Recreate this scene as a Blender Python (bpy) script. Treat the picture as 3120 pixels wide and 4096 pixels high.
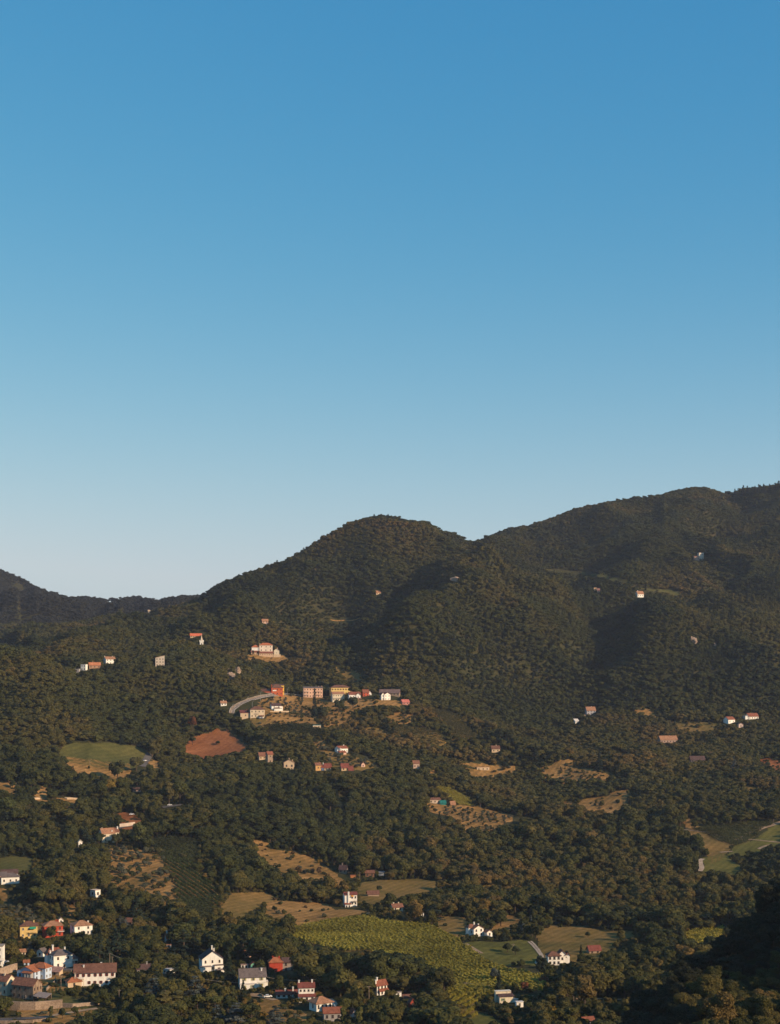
import bpy, bmesh, math, random
import numpy as np
from mathutils import Vector, Matrix

for _o in list(bpy.data.objects):
    bpy.data.objects.remove(_o)
SC = bpy.context.scene
COL = SC.collection
rng = np.random.default_rng(11)
random.seed(5)

# ------------------------------------------------------------------ camera, sky, sun, exposure
F, CX, YH = 6000.0, 1560.0, 2700.0          # focal length and horizon of the photograph, in its own pixels
cam_d = bpy.data.cameras.new('camera')
cam_d.sensor_fit = 'VERTICAL'
cam_d.sensor_height = 36.0
cam_d.sensor_width = 36.0
cam_d.lens = F / 4096.0 * 36.0
cam_d.shift_y = (YH - 2048.0) / 4096.0
cam_d.clip_start = 1.0
cam_d.clip_end = 200000.0
cam = bpy.data.objects.new('camera', cam_d)
cam.rotation_euler = (math.radians(90), 0, 0)
COL.objects.link(cam)
SC.camera = cam

SUN_AZ, SUN_EL = 119.0, 23.0                # azimuth clockwise from the view direction (+Y)
saz, sel = math.radians(SUN_AZ), math.radians(SUN_EL)
TO_SUN = Vector((math.sin(saz) * math.cos(sel), math.cos(saz) * math.cos(sel), math.sin(sel)))
world = bpy.data.worlds.new('World')
SC.world = world
world.use_nodes = True
wn, wl = world.node_tree.nodes, world.node_tree.links
wn.clear()
sky = wn.new('ShaderNodeTexSky')
sky.sky_type = 'NISHITA'
sky.sun_disc = False
sky.sun_elevation = sel
sky.sun_rotation = saz
sky.altitude = 100
sky.air_density = 1.0
sky.dust_density = 0.3
sky.ozone_density = 3.0
# the film-like colour response of the photograph, the same over the whole dome
sep = wn.new('ShaderNodeSeparateColor'); cmb = wn.new('ShaderNodeCombineColor')
wl.new(sky.outputs[0], sep.inputs[0])
SKY_S = 0.1
for _i, (_g, _k, _c) in enumerate(((1.54, 1.84, 0.46), (0.72, 0.93, 0.64), (0.38, 0.80, 0.80))):
    n1_ = wn.new('ShaderNodeMath'); n1_.operation = 'MULTIPLY'; n1_.inputs[1].default_value = SKY_S
    n0_ = wn.new('ShaderNodeMath'); n0_.operation = 'MINIMUM'; n0_.inputs[1].default_value = _c
    n2_ = wn.new('ShaderNodeMath'); n2_.operation = 'POWER'; n2_.inputs[1].default_value = _g
    n3_ = wn.new('ShaderNodeMath'); n3_.operation = 'MULTIPLY'; n3_.inputs[1].default_value = _k / SKY_S
    wl.new(sep.outputs[_i], n1_.inputs[0]); wl.new(n1_.outputs[0], n0_.inputs[0]); wl.new(n0_.outputs[0], n2_.inputs[0]); wl.new(n2_.outputs[0], n3_.inputs[0]); wl.new(n3_.outputs[0], cmb.inputs[_i])
bg = wn.new('ShaderNodeBackground')
bg.inputs['Strength'].default_value = SKY_S * 0.81
wo = wn.new('ShaderNodeOutputWorld')
# the pale layer of air that lies along the whole horizon
tcw = wn.new('ShaderNodeTexCoord'); sxyz = wn.new('ShaderNodeSeparateXYZ'); wl.new(tcw.outputs['Generated'], sxyz.inputs[0])
prev = sxyz.outputs['Z']
for _op, _v in (('MAXIMUM', 0.0), ('DIVIDE', 0.13), ('POWER', 1.6), ('MULTIPLY', -1.0), ('EXPONENT', None), ('MULTIPLY', 0.75)):
    nd = wn.new('ShaderNodeMath'); nd.operation = _op
    if _v is not None: nd.inputs[1].default_value = _v
    wl.new(prev, nd.inputs[0]); prev = nd.outputs[0]
hzn = wn.new('ShaderNodeMix'); hzn.data_type = 'RGBA'
wl.new(prev, hzn.inputs[0]); wl.new(cmb.outputs[0], hzn.inputs[6]); hzn.inputs[7].default_value = (0.57 / SKY_S, 0.645 / SKY_S, 0.685 / SKY_S, 1)
wl.new(hzn.outputs[2], bg.inputs['Color'])
wl.new(bg.outputs[0], wo.inputs['Surface'])

sun_d = bpy.data.lights.new('sun', 'SUN')
sun_d.energy = 5.0
sun_d.angle = math.radians(0.5)
sun_d.color = (1.0, 0.735, 0.48)
sun = bpy.data.objects.new('sun', sun_d)
sun.rotation_euler = TO_SUN.to_track_quat('Z', 'Y').to_euler()
COL.objects.link(sun)

SC.view_settings.view_transform = 'Standard'
SC.view_settings.look = 'None'
SC.view_settings.gamma = 1
SC.view_settings.use_curve_mapping = False
SC.view_settings.exposure = 0.30
SC.render.engine = 'CYCLES'
SC.cycles.use_denoising = True
SC.cycles.max_bounces = 5
SC.cycles.diffuse_bounces = 1
SC.cycles.volume_bounces = 0

# ------------------------------------------------------------------ object helpers
def link(name, me, mat=None, parent=None):
    o = bpy.data.objects.new(name, me)
    COL.objects.link(o)
    if mat is not None and me is not None and not me.materials:
        for m in (mat if isinstance(mat, (list, tuple)) else [mat]):
            me.materials.append(m)
    if parent is not None:
        o.parent = parent
    return o

def tag(o, label=None, cat=None, group=None, kind=None):
    if label: o['label'] = label
    if cat: o['category'] = cat
    if group: o['group'] = group
    if kind: o['kind'] = kind
    return o

def empty(name, loc, rz=0.0, label=None, cat=None, group=None):
    o = bpy.data.objects.new(name, None)
    o.empty_display_size = 0.5
    o.location = loc
    o.rotation_euler = (0, 0, rz)
    COL.objects.link(o)
    return tag(o, label, cat, group)

def mesh_np(name, verts, faces, smooth=False, midx=None):
    """verts (n,3), faces (m,k) arrays with one face size"""
    verts = np.asarray(verts, dtype=np.float32); faces = np.asarray(faces, dtype=np.int32)
    me = bpy.data.meshes.new(name)
    k = faces.shape[1]
    me.vertices.add(len(verts)); me.vertices.foreach_set('co', verts.ravel())
    me.loops.add(faces.size); me.loops.foreach_set('vertex_index', faces.ravel())
    me.polygons.add(len(faces))
    me.polygons.foreach_set('loop_start', np.arange(0, faces.size, k, dtype=np.int32))
    me.polygons.foreach_set('loop_total', np.full(len(faces), k, dtype=np.int32))
    if midx is not None: me.polygons.foreach_set('material_index', np.asarray(midx, dtype=np.int32))
    me.update(calc_edges=True)
    if smooth: me.polygons.foreach_set('use_smooth', np.ones(len(faces), dtype=bool))
    return me

class MB:
    """collects simple shapes into one mesh"""
    def __init__(self): self.v, self.f, self.m = [], [], []
    def poly(self, pts, m=0):
        i = len(self.v); self.v += [tuple(p) for p in pts]; self.f.append(tuple(range(i, i + len(pts)))); self.m.append(m)
    def hexa(self, c, m=0):
        i = len(self.v); self.v += [tuple(p) for p in c]
        for q in ((0,3,2,1),(4,5,6,7),(0,1,5,4),(1,2,6,5),(2,3,7,6),(3,0,4,7)):
            self.f.append(tuple(i + k for k in q)); self.m.append(m)
    def box(self, x0, x1, y0, y1, z0, z1, m=0):
        self.hexa([(x0,y0,z0),(x1,y0,z0),(x1,y1,z0),(x0,y1,z0),(x0,y0,z1),(x1,y0,z1),(x1,y1,z1),(x0,y1,z1)], m)
    def slab(self, top, t, m=0):
        """solid under a planar polygon, thickness t straight down"""
        n = len(top); i = len(self.v)
        self.v += [tuple(p) for p in top] + [(p[0], p[1], p[2] - t) for p in top]
        self.f.append(tuple(range(i, i + n))); self.m.append(m)
        self.f.append(tuple(range(i + 2*n - 1, i + n - 1, -1))); self.m.append(m)
        for k in range(n):
            a, b = i + k, i + (k + 1) % n
            self.f.append((a, a + n, b + n, b)); self.m.append(m)
    def tube(self, p, q, r0, r1, n=6, m=0):
        p, q = Vector([float(k) for k in p]), Vector([float(k) for k in q]); r0, r1 = float(r0), float(r1); d = (q - p).normalized()
        a = d.orthogonal().normalized(); b = d.cross(a); i = len(self.v)
        for c, r in ((p, r0), (q, r1)):
            for k in range(n):
                t = 2*math.pi*k/n
                self.v.append(tuple(c + r*(math.cos(t)*a + math.sin(t)*b)))
        for k in range(n):
            j = (k + 1) % n
            self.f.append((i + k, i + j, i + n + j, i + n + k)); self.m.append(m)
        self.f.append(tuple(i + k for k in range(n - 1, -1, -1))); self.m.append(m)
        self.f.append(tuple(i + n + k for k in range(n))); self.m.append(m)
    def mesh(self, name):
        me = bpy.data.meshes.new(name); me.from_pydata(self.v, [], self.f)
        me.polygons.foreach_set('material_index', self.m); me.update()
        return me
    def build(self, name, mats, parent=None):
        return link(name, self.mesh(name), mats, parent)

# ------------------------------------------------------------------ materials
MATS = {}
def nodes(name):
    m = bpy.data.materials.new(name); m.use_nodes = True
    nt = m.node_tree; b = nt.nodes['Principled BSDF']
    b.inputs['Roughness'].default_value = 0.9
    b.inputs['Specular IOR Level'].default_value = 0.15
    return m, nt, b

def noise_node(nt, scale, detail=4, rough=0.6, coord='Object', dist=0.0):
    tc = nt.nodes.new('ShaderNodeTexCoord') if coord != 'World' else nt.nodes.new('ShaderNodeNewGeometry')
    n = nt.nodes.new('ShaderNodeTexNoise')
    n.inputs['Scale'].default_value = scale; n.inputs['Detail'].default_value = detail
    n.inputs['Roughness'].default_value = rough; n.inputs['Distortion'].default_value = dist
    nt.links.new(tc.outputs['Object' if coord != 'World' else 'Position'], n.inputs['Vector'])
    return n

def ramp(nt, src, stops):
    r = nt.nodes.new('ShaderNodeValToRGB')
    e = r.color_ramp.elements
    while len(e) < len(stops): e.new(0.5)
    for k, (p, c) in enumerate(stops):
        e[k].position = p; e[k].color = (*c, 1)
    nt.links.new(src, r.inputs[0])
    return r

def mul(nt, a, b, fac=1.0, mode='MULTIPLY'):
    x = nt.nodes.new('ShaderNodeMix'); x.data_type = 'RGBA'; x.blend_type = mode
    x.inputs[0].default_value = fac
    nt.links.new(a, x.inputs[6]); nt.links.new(b, x.inputs[7])
    return x.outputs[2]

def plain(col, rough=0.85, grain=0.25, scale=0.8, metal=0.0, spec=0.15):
    key = ('p', col, rough, grain, scale, metal)
    if key in MATS: return MATS[key]
    m, nt, b = nodes('surface'); b.inputs['Roughness'].default_value = rough; b.inputs['Metallic'].default_value = metal
    b.inputs['Specular IOR Level'].default_value = spec
    n = noise_node(nt, scale, 5, 0.65)
    lo = tuple(max(0, c * (1 - grain)) for c in col); hi = tuple(min(1, c * (1 + grain * 0.5)) for c in col)
    r = ramp(nt, n.outputs[0], [(0.3, lo), (0.7, hi)])
    nt.links.new(r.outputs[0], b.inputs['Base Color'])
    MATS[key] = m
    return m

def wallmat(col, stain=0.25):
    """plaster: broad stains, streaks running down, fine grain"""
    key = ('w', col, stain)
    if key in MATS: return MATS[key]
    m, nt, b = nodes('plaster')
    n1 = noise_node(nt, 0.35, 5, 0.7)
    tc = nt.nodes.new('ShaderNodeTexCoord'); mp = nt.nodes.new('ShaderNodeMapping')
    mp.inputs['Scale'].default_value = (1.6, 1.6, 0.18)
    nt.links.new(tc.outputs['Object'], mp.inputs['Vector'])
    n2 = nt.nodes.new('ShaderNodeTexNoise'); n2.inputs['Scale'].default_value = 1.0; n2.inputs['Detail'].default_value = 4
    nt.links.new(mp.outputs[0], n2.inputs['Vector'])
    lo = tuple(c * (1 - stain) for c in col)
    lo2 = (1 - stain, 1 - stain, 1 - stain * 1.1)
    r1 = ramp(nt, n1.outputs[0], [(0.3, lo), (0.65, col)])
    r2 = ramp(nt, n2.outputs[0], [(0.3, lo2), (0.6, (1, 1, 1))])
    nt.links.new(mul(nt, r1.outputs[0], r2.outputs[0]), b.inputs['Base Color'])
    MATS[key] = m
    return m

def roofmat(col):
    """clay tile: rows as bump and colour, patchy weathering"""
    key = ('r', col)
    if key in MATS: return MATS[key]
    m, nt, b = nodes('roof_tile')
    n1 = noise_node(nt, 0.5, 6, 0.7)
    n2 = noise_node(nt, 3.5, 3, 0.6)
    lo = tuple(c * 0.55 for c in col); hi = tuple(min(1, c * 1.3) for c in col)
    r1 = ramp(nt, n1.outputs[0], [(0.28, lo), (0.5, col), (0.72, hi)])
    r2 = ramp(nt, n2.outputs[0], [(0.3, (0.65, 0.62, 0.6)), (0.65, (1.1, 1.08, 1.05))])
    nt.links.new(mul(nt, r1.outputs[0], r2.outputs[0]), b.inputs['Base Color'])
    tc = nt.nodes.new('ShaderNodeTexCoord')
    w = nt.nodes.new('ShaderNodeTexWave'); w.inputs['Scale'].default_value = 1.3; w.inputs['Distortion'].default_value = 0.6
    nt.links.new(tc.outputs['Object'], w.inputs['Vector'])
    bp = nt.nodes.new('ShaderNodeBump'); bp.inputs['Strength'].default_value = 0.5; bp.inputs['Distance'].default_value = 0.12
    nt.links.new(w.outputs[1], bp.inputs['Height']); nt.links.new(bp.outputs[0], b.inputs['Normal'])
    MATS[key] = m
    return m

def soil(name, stops, s1=0.02, s2=0.25, s3=1.5, bump=0.3, lines=0.0):
    """ground cover: three scales of mottling in world space"""
    m, nt, b = nodes(name)
    b.inputs['Roughness'].default_value = 1.0; b.inputs['Specular IOR Level'].default_value = 0.05
    n1 = noise_node(nt, s1, 5, 0.6, 'World', 0.6); n2 = noise_node(nt, s2, 5, 0.7, 'World'); n3 = noise_node(nt, s3, 3, 0.6, 'World')
    ad = nt.nodes.new('ShaderNodeMix'); ad.data_type = 'FLOAT'; ad.inputs[0].default_value = 0.45
    nt.links.new(n1.outputs[0], ad.inputs[2]); nt.links.new(n2.outputs[0], ad.inputs[3])
    r1 = ramp(nt, ad.outputs[0], stops)
    r3 = ramp(nt, n3.outputs[0], [(0.25, (0.6, 0.6, 0.6)), (0.7, (1.2, 1.2, 1.2))])
    c_out = mul(nt, r1.outputs[0], r3.outputs[0])
    if lines:
        ge_ = nt.nodes.new('ShaderNodeNewGeometry'); mp_ = nt.nodes.new('ShaderNodeMapping'); mp_.inputs['Rotation'].default_value = (0, 0, 0.5)
        nt.links.new(ge_.outputs['Position'], mp_.inputs['Vector'])
        wv = nt.nodes.new('ShaderNodeTexWave'); wv.inputs['Scale'].default_value = 0.055; wv.inputs['Distortion'].default_value = 2.5; wv.inputs['Detail'].default_value = 3; wv.inputs['Detail Scale'].default_value = 0.4
        nt.links.new(mp_.outputs[0], wv.inputs['Vector'])
        rl = ramp(nt, wv.outputs[1], [(0.25, (1 - lines,)*3), (0.6, (1.0, 1.0, 1.0)), (0.9, (1 + lines*0.5,)*3)])
        c_out = mul(nt, c_out, rl.outputs[0])
    nt.links.new(c_out, b.inputs['Base Color'])
    bp = nt.nodes.new('ShaderNodeBump'); bp.inputs['Strength'].default_value = bump; bp.inputs['Distance'].default_value = 0.6
    nt.links.new(n2.outputs[0], bp.inputs['Height']); nt.links.new(bp.outputs[0], b.inputs['Normal'])
    return m

M_GROUND = soil('ground_cover', [(0.33, (0.020, 0.026, 0.011)), (0.5, (0.042, 0.042, 0.016)), (0.66, (0.085, 0.066, 0.03))])
M_GRASS = soil('grass_green', [(0.36, (0.050, 0.056, 0.016)), (0.5, (0.080, 0.079, 0.024)), (0.64, (0.125, 0.108, 0.034))], lines=0.10)
M_OLIVE = soil('olive_grass', [(0.36, (0.075, 0.074, 0.018)), (0.5, (0.125, 0.115, 0.028)), (0.64, (0.19, 0.15, 0.042))], lines=0.10)
M_MEADOW = soil('meadow', [(0.36, (0.090, 0.078, 0.021)), (0.5, (0.175, 0.115, 0.035)), (0.64, (0.27, 0.16, 0.055))], lines=0.13)
M_DRY = soil('dry_grass', [(0.36, (0.12, 0.080, 0.024)), (0.5, (0.27, 0.150, 0.050)), (0.64, (0.40, 0.23, 0.085))], lines=0.15)
M_RED = soil('red_earth', [(0.36, (0.16, 0.060, 0.024)), (0.5, (0.26, 0.098, 0.038)), (0.64, (0.34, 0.145, 0.06))], lines=0.06)
M_VINE = soil('vine_floor', [(0.36, (0.065, 0.062, 0.018)), (0.5, (0.13, 0.10, 0.034)), (0.64, (0.24, 0.15, 0.06))])
M_PATH = soil('pale_track', [(0.35, (0.22, 0.15, 0.09)), (0.6, (0.36, 0.26, 0.17))], 0.1, 0.6)
M_CHALK = soil('white_gravel', [(0.35, (0.32, 0.245, 0.175)), (0.6, (0.48, 0.375, 0.28))], 0.1, 0.6)
M_ASPH = soil('asphalt', [(0.35, (0.075, 0.07, 0.068)), (0.6, (0.13, 0.12, 0.115))], 0.1, 0.8, bump=0.05)
M_LANE = soil('pale_asphalt', [(0.35, (0.15, 0.125, 0.105)), (0.6, (0.24, 0.20, 0.165))], 0.1, 0.8, bump=0.05)
M_ROCK = soil('bare_rock', [(0.3, (0.16, 0.115, 0.08)), (0.5, (0.34, 0.25, 0.185)), (0.66, (0.50, 0.37, 0.28))], 0.05, 0.4)
M_STONE = soil('stone_wall_face', [(0.3, (0.17, 0.12, 0.085)), (0.5, (0.31, 0.23, 0.165)), (0.66, (0.42, 0.32, 0.24))], 0.1, 0.7)

# ------------------------------------------------------------------ the lie of the land
def vnoise(x, y, scale, seed):
    r = np.random.default_rng(seed).random((256, 256)) * 2 - 1
    x = np.asarray(x) / scale; y = np.asarray(y) / scale
    xi = np.floor(x).astype(int); yi = np.floor(y).astype(int); fx = x - xi; fy = y - yi
    fx = fx*fx*fx*(fx*(fx*6 - 15) + 10); fy = fy*fy*fy*(fy*(fy*6 - 15) + 10)
    a = r[xi % 256, yi % 256]; b = r[(xi+1) % 256, yi % 256]; c = r[xi % 256, (yi+1) % 256]; d = r[(xi+1) % 256, (yi+1) % 256]
    return (a*(1-fx) + b*fx)*(1-fy) + (c*(1-fx) + d*fx)*fy

NEAR = [(0, -18), (60, -38), (150, -70), (300, -122), (450, -152), (600, -163), (700, -166)]   # (distance, height)
COLS = {   # for bearings given by photo column: (distance, photo row of the bare ground)
 0: [(720,4078),(850,3865),(1000,3660),(1080,3500),(1180,3380),(1250,3270),(1400,3080),(1550,2850),(1720,2625),(1850,2680),(2000,2650),(2250,2530),(2500,2560),(3000,2500),(3500,2380),(3800,2286),(4300,2400),(6000,2600)],
 400: [(720,4088),(800,3932),(900,3795),(1000,3650),(1080,3530),(1180,3405),(1250,3322),(1330,3222),(1400,3135),(1450,3065),(1520,2985),(1600,2880),(1680,2770),(1740,2702),(1800,2705),(1850,2662),(2000,2600),(2250,2490),(2500,2520),(3200,2440),(3800,2406),(4500,2500),(6000,2620)],
 800: [(720,4092),(800,3940),(900,3797),(1000,3660),(1080,3545),(1180,3425),(1280,3292),(1400,3160),(1500,3060),(1600,2960),(1680,2850),(1750,2720),(1790,2652),(1840,2620),(1900,2588),(2000,2570),(2150,2520),(2300,2450),(2500,2400),(2700,2420),(3300,2412),(3800,2396),(4500,2500),(6000,2620)],
 1200: [(710,4100),(800,3940),(900,3800),(1000,3685),(1090,3598),(1180,3490),(1250,3400),(1350,3280),(1450,3150),(1530,3060),(1620,2950),(1700,2880),(1780,2812),(1830,2782),(1900,2740),(1980,2660),(2050,2615),(2150,2560),(2300,2450),(2450,2330),(2560,2232),(2800,2350),(3500,2450),(6000,2620)],
 1600: [(710,4100),(800,3947),(900,3807),(1000,3692),(1100,3600),(1200,3505),(1300,3395),(1400,3270),(1500,3150),(1600,3025),(1700,2910),(1800,2830),(1860,2790),(1950,2720),(2050,2640),(2150,2560),(2300,2420),(2450,2270),(2580,2130),(2650,2080),(2750,2120),(3000,2300),(3600,2400),(6000,2620)],
 2000: [(715,4085),(800,3942),(900,3808),(1000,3700),(1100,3610),(1200,3515),(1300,3410),(1400,3310),(1500,3220),(1600,3120),(1700,3020),(1800,2930),(1900,2840),(2000,2750),(2100,2650),(2200,2550),(2300,2460),(2400,2380),(2500,2310),(2600,2260),(2700,2220),(2850,2200),(3100,2170),(3350,2140),(3700,2250),(6000,2560)],
 2400: [(715,4080),(800,3940),(900,3805),(1000,3700),(1100,3608),(1200,3515),(1300,3415),(1400,3320),(1500,3230),(1600,3140),(1700,3050),(1800,2960),(1900,2880),(2000,2790),(2100,2690),(2200,2600),(2300,2510),(2400,2430),(2500,2370),(2600,2330),(2700,2290),(2800,2250),(2950,2180),(3150,2090),(3350,2035),(3700,2150),(6000,2520)],
 2800: [(715,4080),(800,3940),(900,3805),(1000,3700),(1100,3600),(1200,3500),(1300,3395),(1400,3300),(1500,3220),(1600,3120),(1700,3030),(1800,2950),(1900,2880),(2000,2800),(2100,2710),(2200,2620),(2300,2540),(2400,2470),(2500,2400),(2600,2320),(2700,2250),(2850,2170),(3050,2080),(3250,2000),(3400,1956),(3800,2100),(6000,2520)],
 3200: [(715,4080),(800,3940),(900,3805),(1000,3700),(1100,3600),(1200,3500),(1300,3395),(1400,3300),(1500,3215),(1600,3120),(1700,3030),(1800,2950),(1900,2880),(2000,2800),(2100,2710),(2200,2620),(2300,2535),(2400,2450),(2500,2370),(2600,2300),(2700,2230),(2850,2150),(3050,2070),(3250,2000),(3400,1962),(3800,2100),(6000,2520)],
}
COLS[-400] = [(d, y - 40 if d > 1300 else y) for d, y in COLS[0]]
COLS[-800] = COLS[-400]
COLS[3600] = COLS[3200]; COLS[4000] = COLS[3200]
SKYLINE = [(-400,2225),(0,2268),(30,2285),(70,2300),(125,2325),(186,2358),(260,2380),(330,2378),(430,2388),(520,2378),(600,2385),(650,2392),(730,2378),(790,2378),(830,2362),(900,2320),(1000,2283),(1040,2268),(1090,2250),(1150,2232),(1200,2205),(1240,2180),(1300,2140),(1350,2110),(1400,2080),(1440,2065),(1500,2058),(1560,2056),(1590,2062),(1640,2078),(1710,2083),(1740,2102),(1770,2115),(1810,2120),(1850,2140),(1885,2162),(1930,2145),(1980,2125),(2040,2107),(2100,2100),(2200,2068),(2300,2030),(2400,2010),(2500,1990),(2600,1978),(2640,1978),(2660,1965),(2690,1952),(2720,1950),(2760,1940),(2800,1938),(2840,1945),(2870,1962),(2900,1968),(2930,1964),(2960,1954),(3000,1948),(3060,1942),(3120,1932),(3600,1915)]

DG = np.arange(0, 6001, 5.0)
PG = np.arange(-800, 4001, 10.0)
def smooth1(a, s, axis):
    k = np.exp(-0.5 * (np.arange(-3*s, 3*s + 1) / s) ** 2); k /= k.sum()
    pad = [(0, 0)] * a.ndim; pad[axis] = (3*s, 3*s)
    b = np.pad(a, pad, mode='edge')
    return np.apply_along_axis(lambda v: np.convolve(v, k, mode='valid'), axis, b)
def col_z(c):
    pts = list(NEAR) + [(d, (YH - y) / F * d) for d, y in COLS[c] if d > 705]
    return np.interp(DG, [p[0] for p in pts], [p[1] for p in pts])
keys = sorted(COLS)
ZC = smooth1(np.array([col_z(c) for c in keys]), 6, 1)
t = (PG + 800) / 400.0
i1 = np.clip(np.floor(t).astype(int), 0, len(keys) - 2); f = (t - i1)[:, None]
P = lambda k: ZC[np.clip(k, 0, len(keys) - 1)]
p0, p1_, p2_, p3_ = P(i1 - 1), P(i1), P(i1 + 1), P(i1 + 2)
ZT = 0.5 * (2*p1_ + (p2_ - p0)*f + (2*p0 - 5*p1_ + 4*p2_ - p3_)*f**2 + (3*p1_ - p0 - 3*p2_ + p3_)*f**3)
PP, DD = np.meshgrid(PG, DG, indexing='ij')
XX = (PP - CX) / F * DD
far = np.clip((DD - 1250) / 900, 0, 1)
crease = lambda sc, sd: 0.5 - np.abs(vnoise(XX + 0.35*sc*vnoise(XX, DD, sc*0.8, sd + 7), DD*0.62, sc, sd))*1.6
far2 = np.clip((DD - 1880) / 350, 0, 1)
ZT += far2 * (25*crease(420, 24) + 22*crease(230, 25))
ZT += far * (34*crease(240, 1) + 17*crease(110, 2) + 10*vnoise(XX, DD, 90, 12)) + (0.15 + far) * 2.0*vnoise(XX, DD, 40, 3) + 0.6*vnoise(XX, DD, 17, 4)
# ravines and side spurs on the hills: world polylines (X, Y), height, half width
def bump_line(pts, h, w):
    global ZT
    best = np.full(XX.shape, 1e9)
    for (ax, ay), (bx, by) in zip(pts[:-1], pts[1:]):
        vx, vy = bx - ax, by - ay
        s = np.clip(((XX - ax)*vx + (DD - ay)*vy) / (vx*vx + vy*vy), 0, 1)
        best = np.minimum(best, (XX - ax - s*vx)**2 + (DD - ay - s*vy)**2)
    ZT += h * np.exp(-best / (w*w))
bump_line([(110, 2380), (85, 2230), (45, 2080), (30, 1990)], 66, 65)
bump_line([(60, 2360), (20, 2200), (-20, 2080)], -32, 50)
bump_line([(420, 2350), (400, 2200), (360, 2060)], 36, 68)
bump_line([(560, 2300), (520, 2150), (500, 2020)], 30, 62)
bump_line([(250, 2450), (235, 2300), (200, 2150)], 30, 58)
bump_line([(-150, 2420), (-190, 2280), (-200, 2180)], 34, 55)
bump_line([(760, 2850), (690, 2600), (650, 2420)], 30, 80)
bump_line([(500, 2950), (470, 2720), (420, 2560)], 26, 80)
bump_line([(330, 2380), (320, 2250), (290, 2130)], -26, 50)
bump_line([(-420, 1700), (-360, 1620), (-330, 1530)], 14, 45)
# the middle ridge on the left stays below the far one
MID = [(-400, 2512), (0, 2503), (100, 2487), (216, 2487), (322, 2480), (433, 2456), (590, 2440), (650, 2426), (760, 2400), (850, 2375)]
for _ in range(2):
    py = YH - ZT / np.maximum(DD, 1) * F
    py[:, (DG < 1950) | (DG > 2950)] = 9999
    k = py.argmin(1); dk = DG[k]
    dz = (py.min(1) - (np.interp(PG, [p[0] for p in MID], [p[1] for p in MID]) + 8.0 * F / dk)) * dk / F
    dz = smooth1(np.where(PG < 840, dz, 0), 2, 0)
    ZT += dz[:, None] * np.exp(-((DD - dk[:, None]) / 380.0) ** 4)
# match the hill tops to the skyline of the photograph (crowns add about 9 m)
sky_t = np.interp(PG, [p[0] for p in SKYLINE], [p[1] for p in SKYLINE])
for _ in range(3):
    py = YH - ZT / np.maximum(DD, 1) * F
    py[:, DG < 1700] = 9999
    py[np.ix_(PG < 780, DG < 3100)] = 9999
    k = py.argmin(1); dk = DG[k]
    dz = (py.min(1) - (sky_t + 9.0 * F / dk)) * dk / F
    dz = smooth1(dz, 2, 0)
    ZT += dz[:, None] * np.exp(-((DD - dk[:, None]) / 330.0) ** 2)
# the near wooded spur that runs in from the right
SP_P = np.array([-800, 2250, 2480, 2600, 2660, 2720, 2900, 3000, 3060, 3120, 3300, 3466, 3700, 4000])
SP_Y = np.array([5600, 4560, 4205, 4085, 4020, 3920, 3805, 3725, 3665, 3620, 3540, 3445, 3370, 3420])  # unseen right end raised to shade the spur's upper band
SP_D = np.array([470, 470, 478, 485, 492, 500, 520, 535, 545, 550, 545, 520, 480, 450])
sy = np.interp(PG, SP_P, SP_Y); sd = np.interp(PG, SP_P, SP_D)
sz = smooth1((YH - sy) / F * sd, 2, 0)[:, None]; sd = sd[:, None]
near_side = np.clip(sd - DD, 0, None); far_side = np.clip(DD - sd, 0, None)
spur = sz - (0.10 + 0.85*np.clip((PP - 3180)/250, 0, 1))*near_side - 0.0009*near_side**2 - 0.75*far_side + 2.0*vnoise(XX, DD, 30, 9)  # unseen right bank cut steep so sun reaches the near trees
kk = 4.0
mx = np.maximum(ZT, spur)
ZT = mx + kk*np.log(np.exp((ZT - mx)/kk) + np.exp((spur - mx)/kk)) - 0.0

def bil(px, d):
    px = np.clip(np.asarray(px, float), PG[0], PG[-1]); d = np.clip(np.asarray(d, float), 0, 6000)
    a = np.clip(((px - PG[0]) / 10), 0, len(PG) - 1.001); b = np.clip(d / 5, 0, len(DG) - 1.001)
    i, j = a.astype(int), b.astype(int); fa, fb = a - i, b - j
    return (ZT[i, j]*(1-fa) + ZT[i+1, j]*fa)*(1-fb) + (ZT[i, j+1]*(1-fa) + ZT[i+1, j+1]*fa)*fb
def ground(x, y):
    y = np.maximum(np.asarray(y, float), 1.0)
    return bil(CX + np.asarray(x) / y * F, y)
DF = np.arange(640, 4600, 1.5)
def hit(px, py, dmin=640):
    """first point of the land on the ray through a photo pixel"""
    g = YH - bil(np.full(DF.shape, px), DF) / DF * F
    ok = np.nonzero((g <= py) & (DF >= dmin))[0]
    d = DF[ok[0]] if len(ok) else 3300.0
    return np.array([(px - CX) / F * d, d, float(bil(px, d))])
def proj(x, y, z):
    return CX + x / y * F, YH - z / y * F

# ground sheet
us = np.concatenate([np.linspace(-7000, -900, 20), np.arange(-800, 4001, 12.0), np.linspace(4100, 10000, 20)])
ds = np.concatenate([np.arange(20, 600, 14.0), np.geomspace(600, 3700, 310), np.linspace(3760, 6000, 24), np.geomspace(6400, 12000, 8)])
UU, VV = np.meshgrid(us, ds, indexing='ij')
zz = bil(UU, VV)
fade = np.clip((VV - 6000) / 3000, 0, 1)
zz = zz*(1 - fade) + (-166.0)*fade
gv = np.stack([(UU - CX)/F*VV, VV, zz], -1).reshape(-1, 3)
ii, jj = np.meshgrid(np.arange(len(us) - 1), np.arange(len(ds) - 1), indexing='ij')
a = (ii*len(ds) + jj).ravel(); b = a + len(ds)
ground_o = link('ground', mesh_np('ground', gv, np.stack([a, b, b + 1, a + 1], 1), True), M_GROUND)
tag(ground_o, kind='structure')
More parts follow.
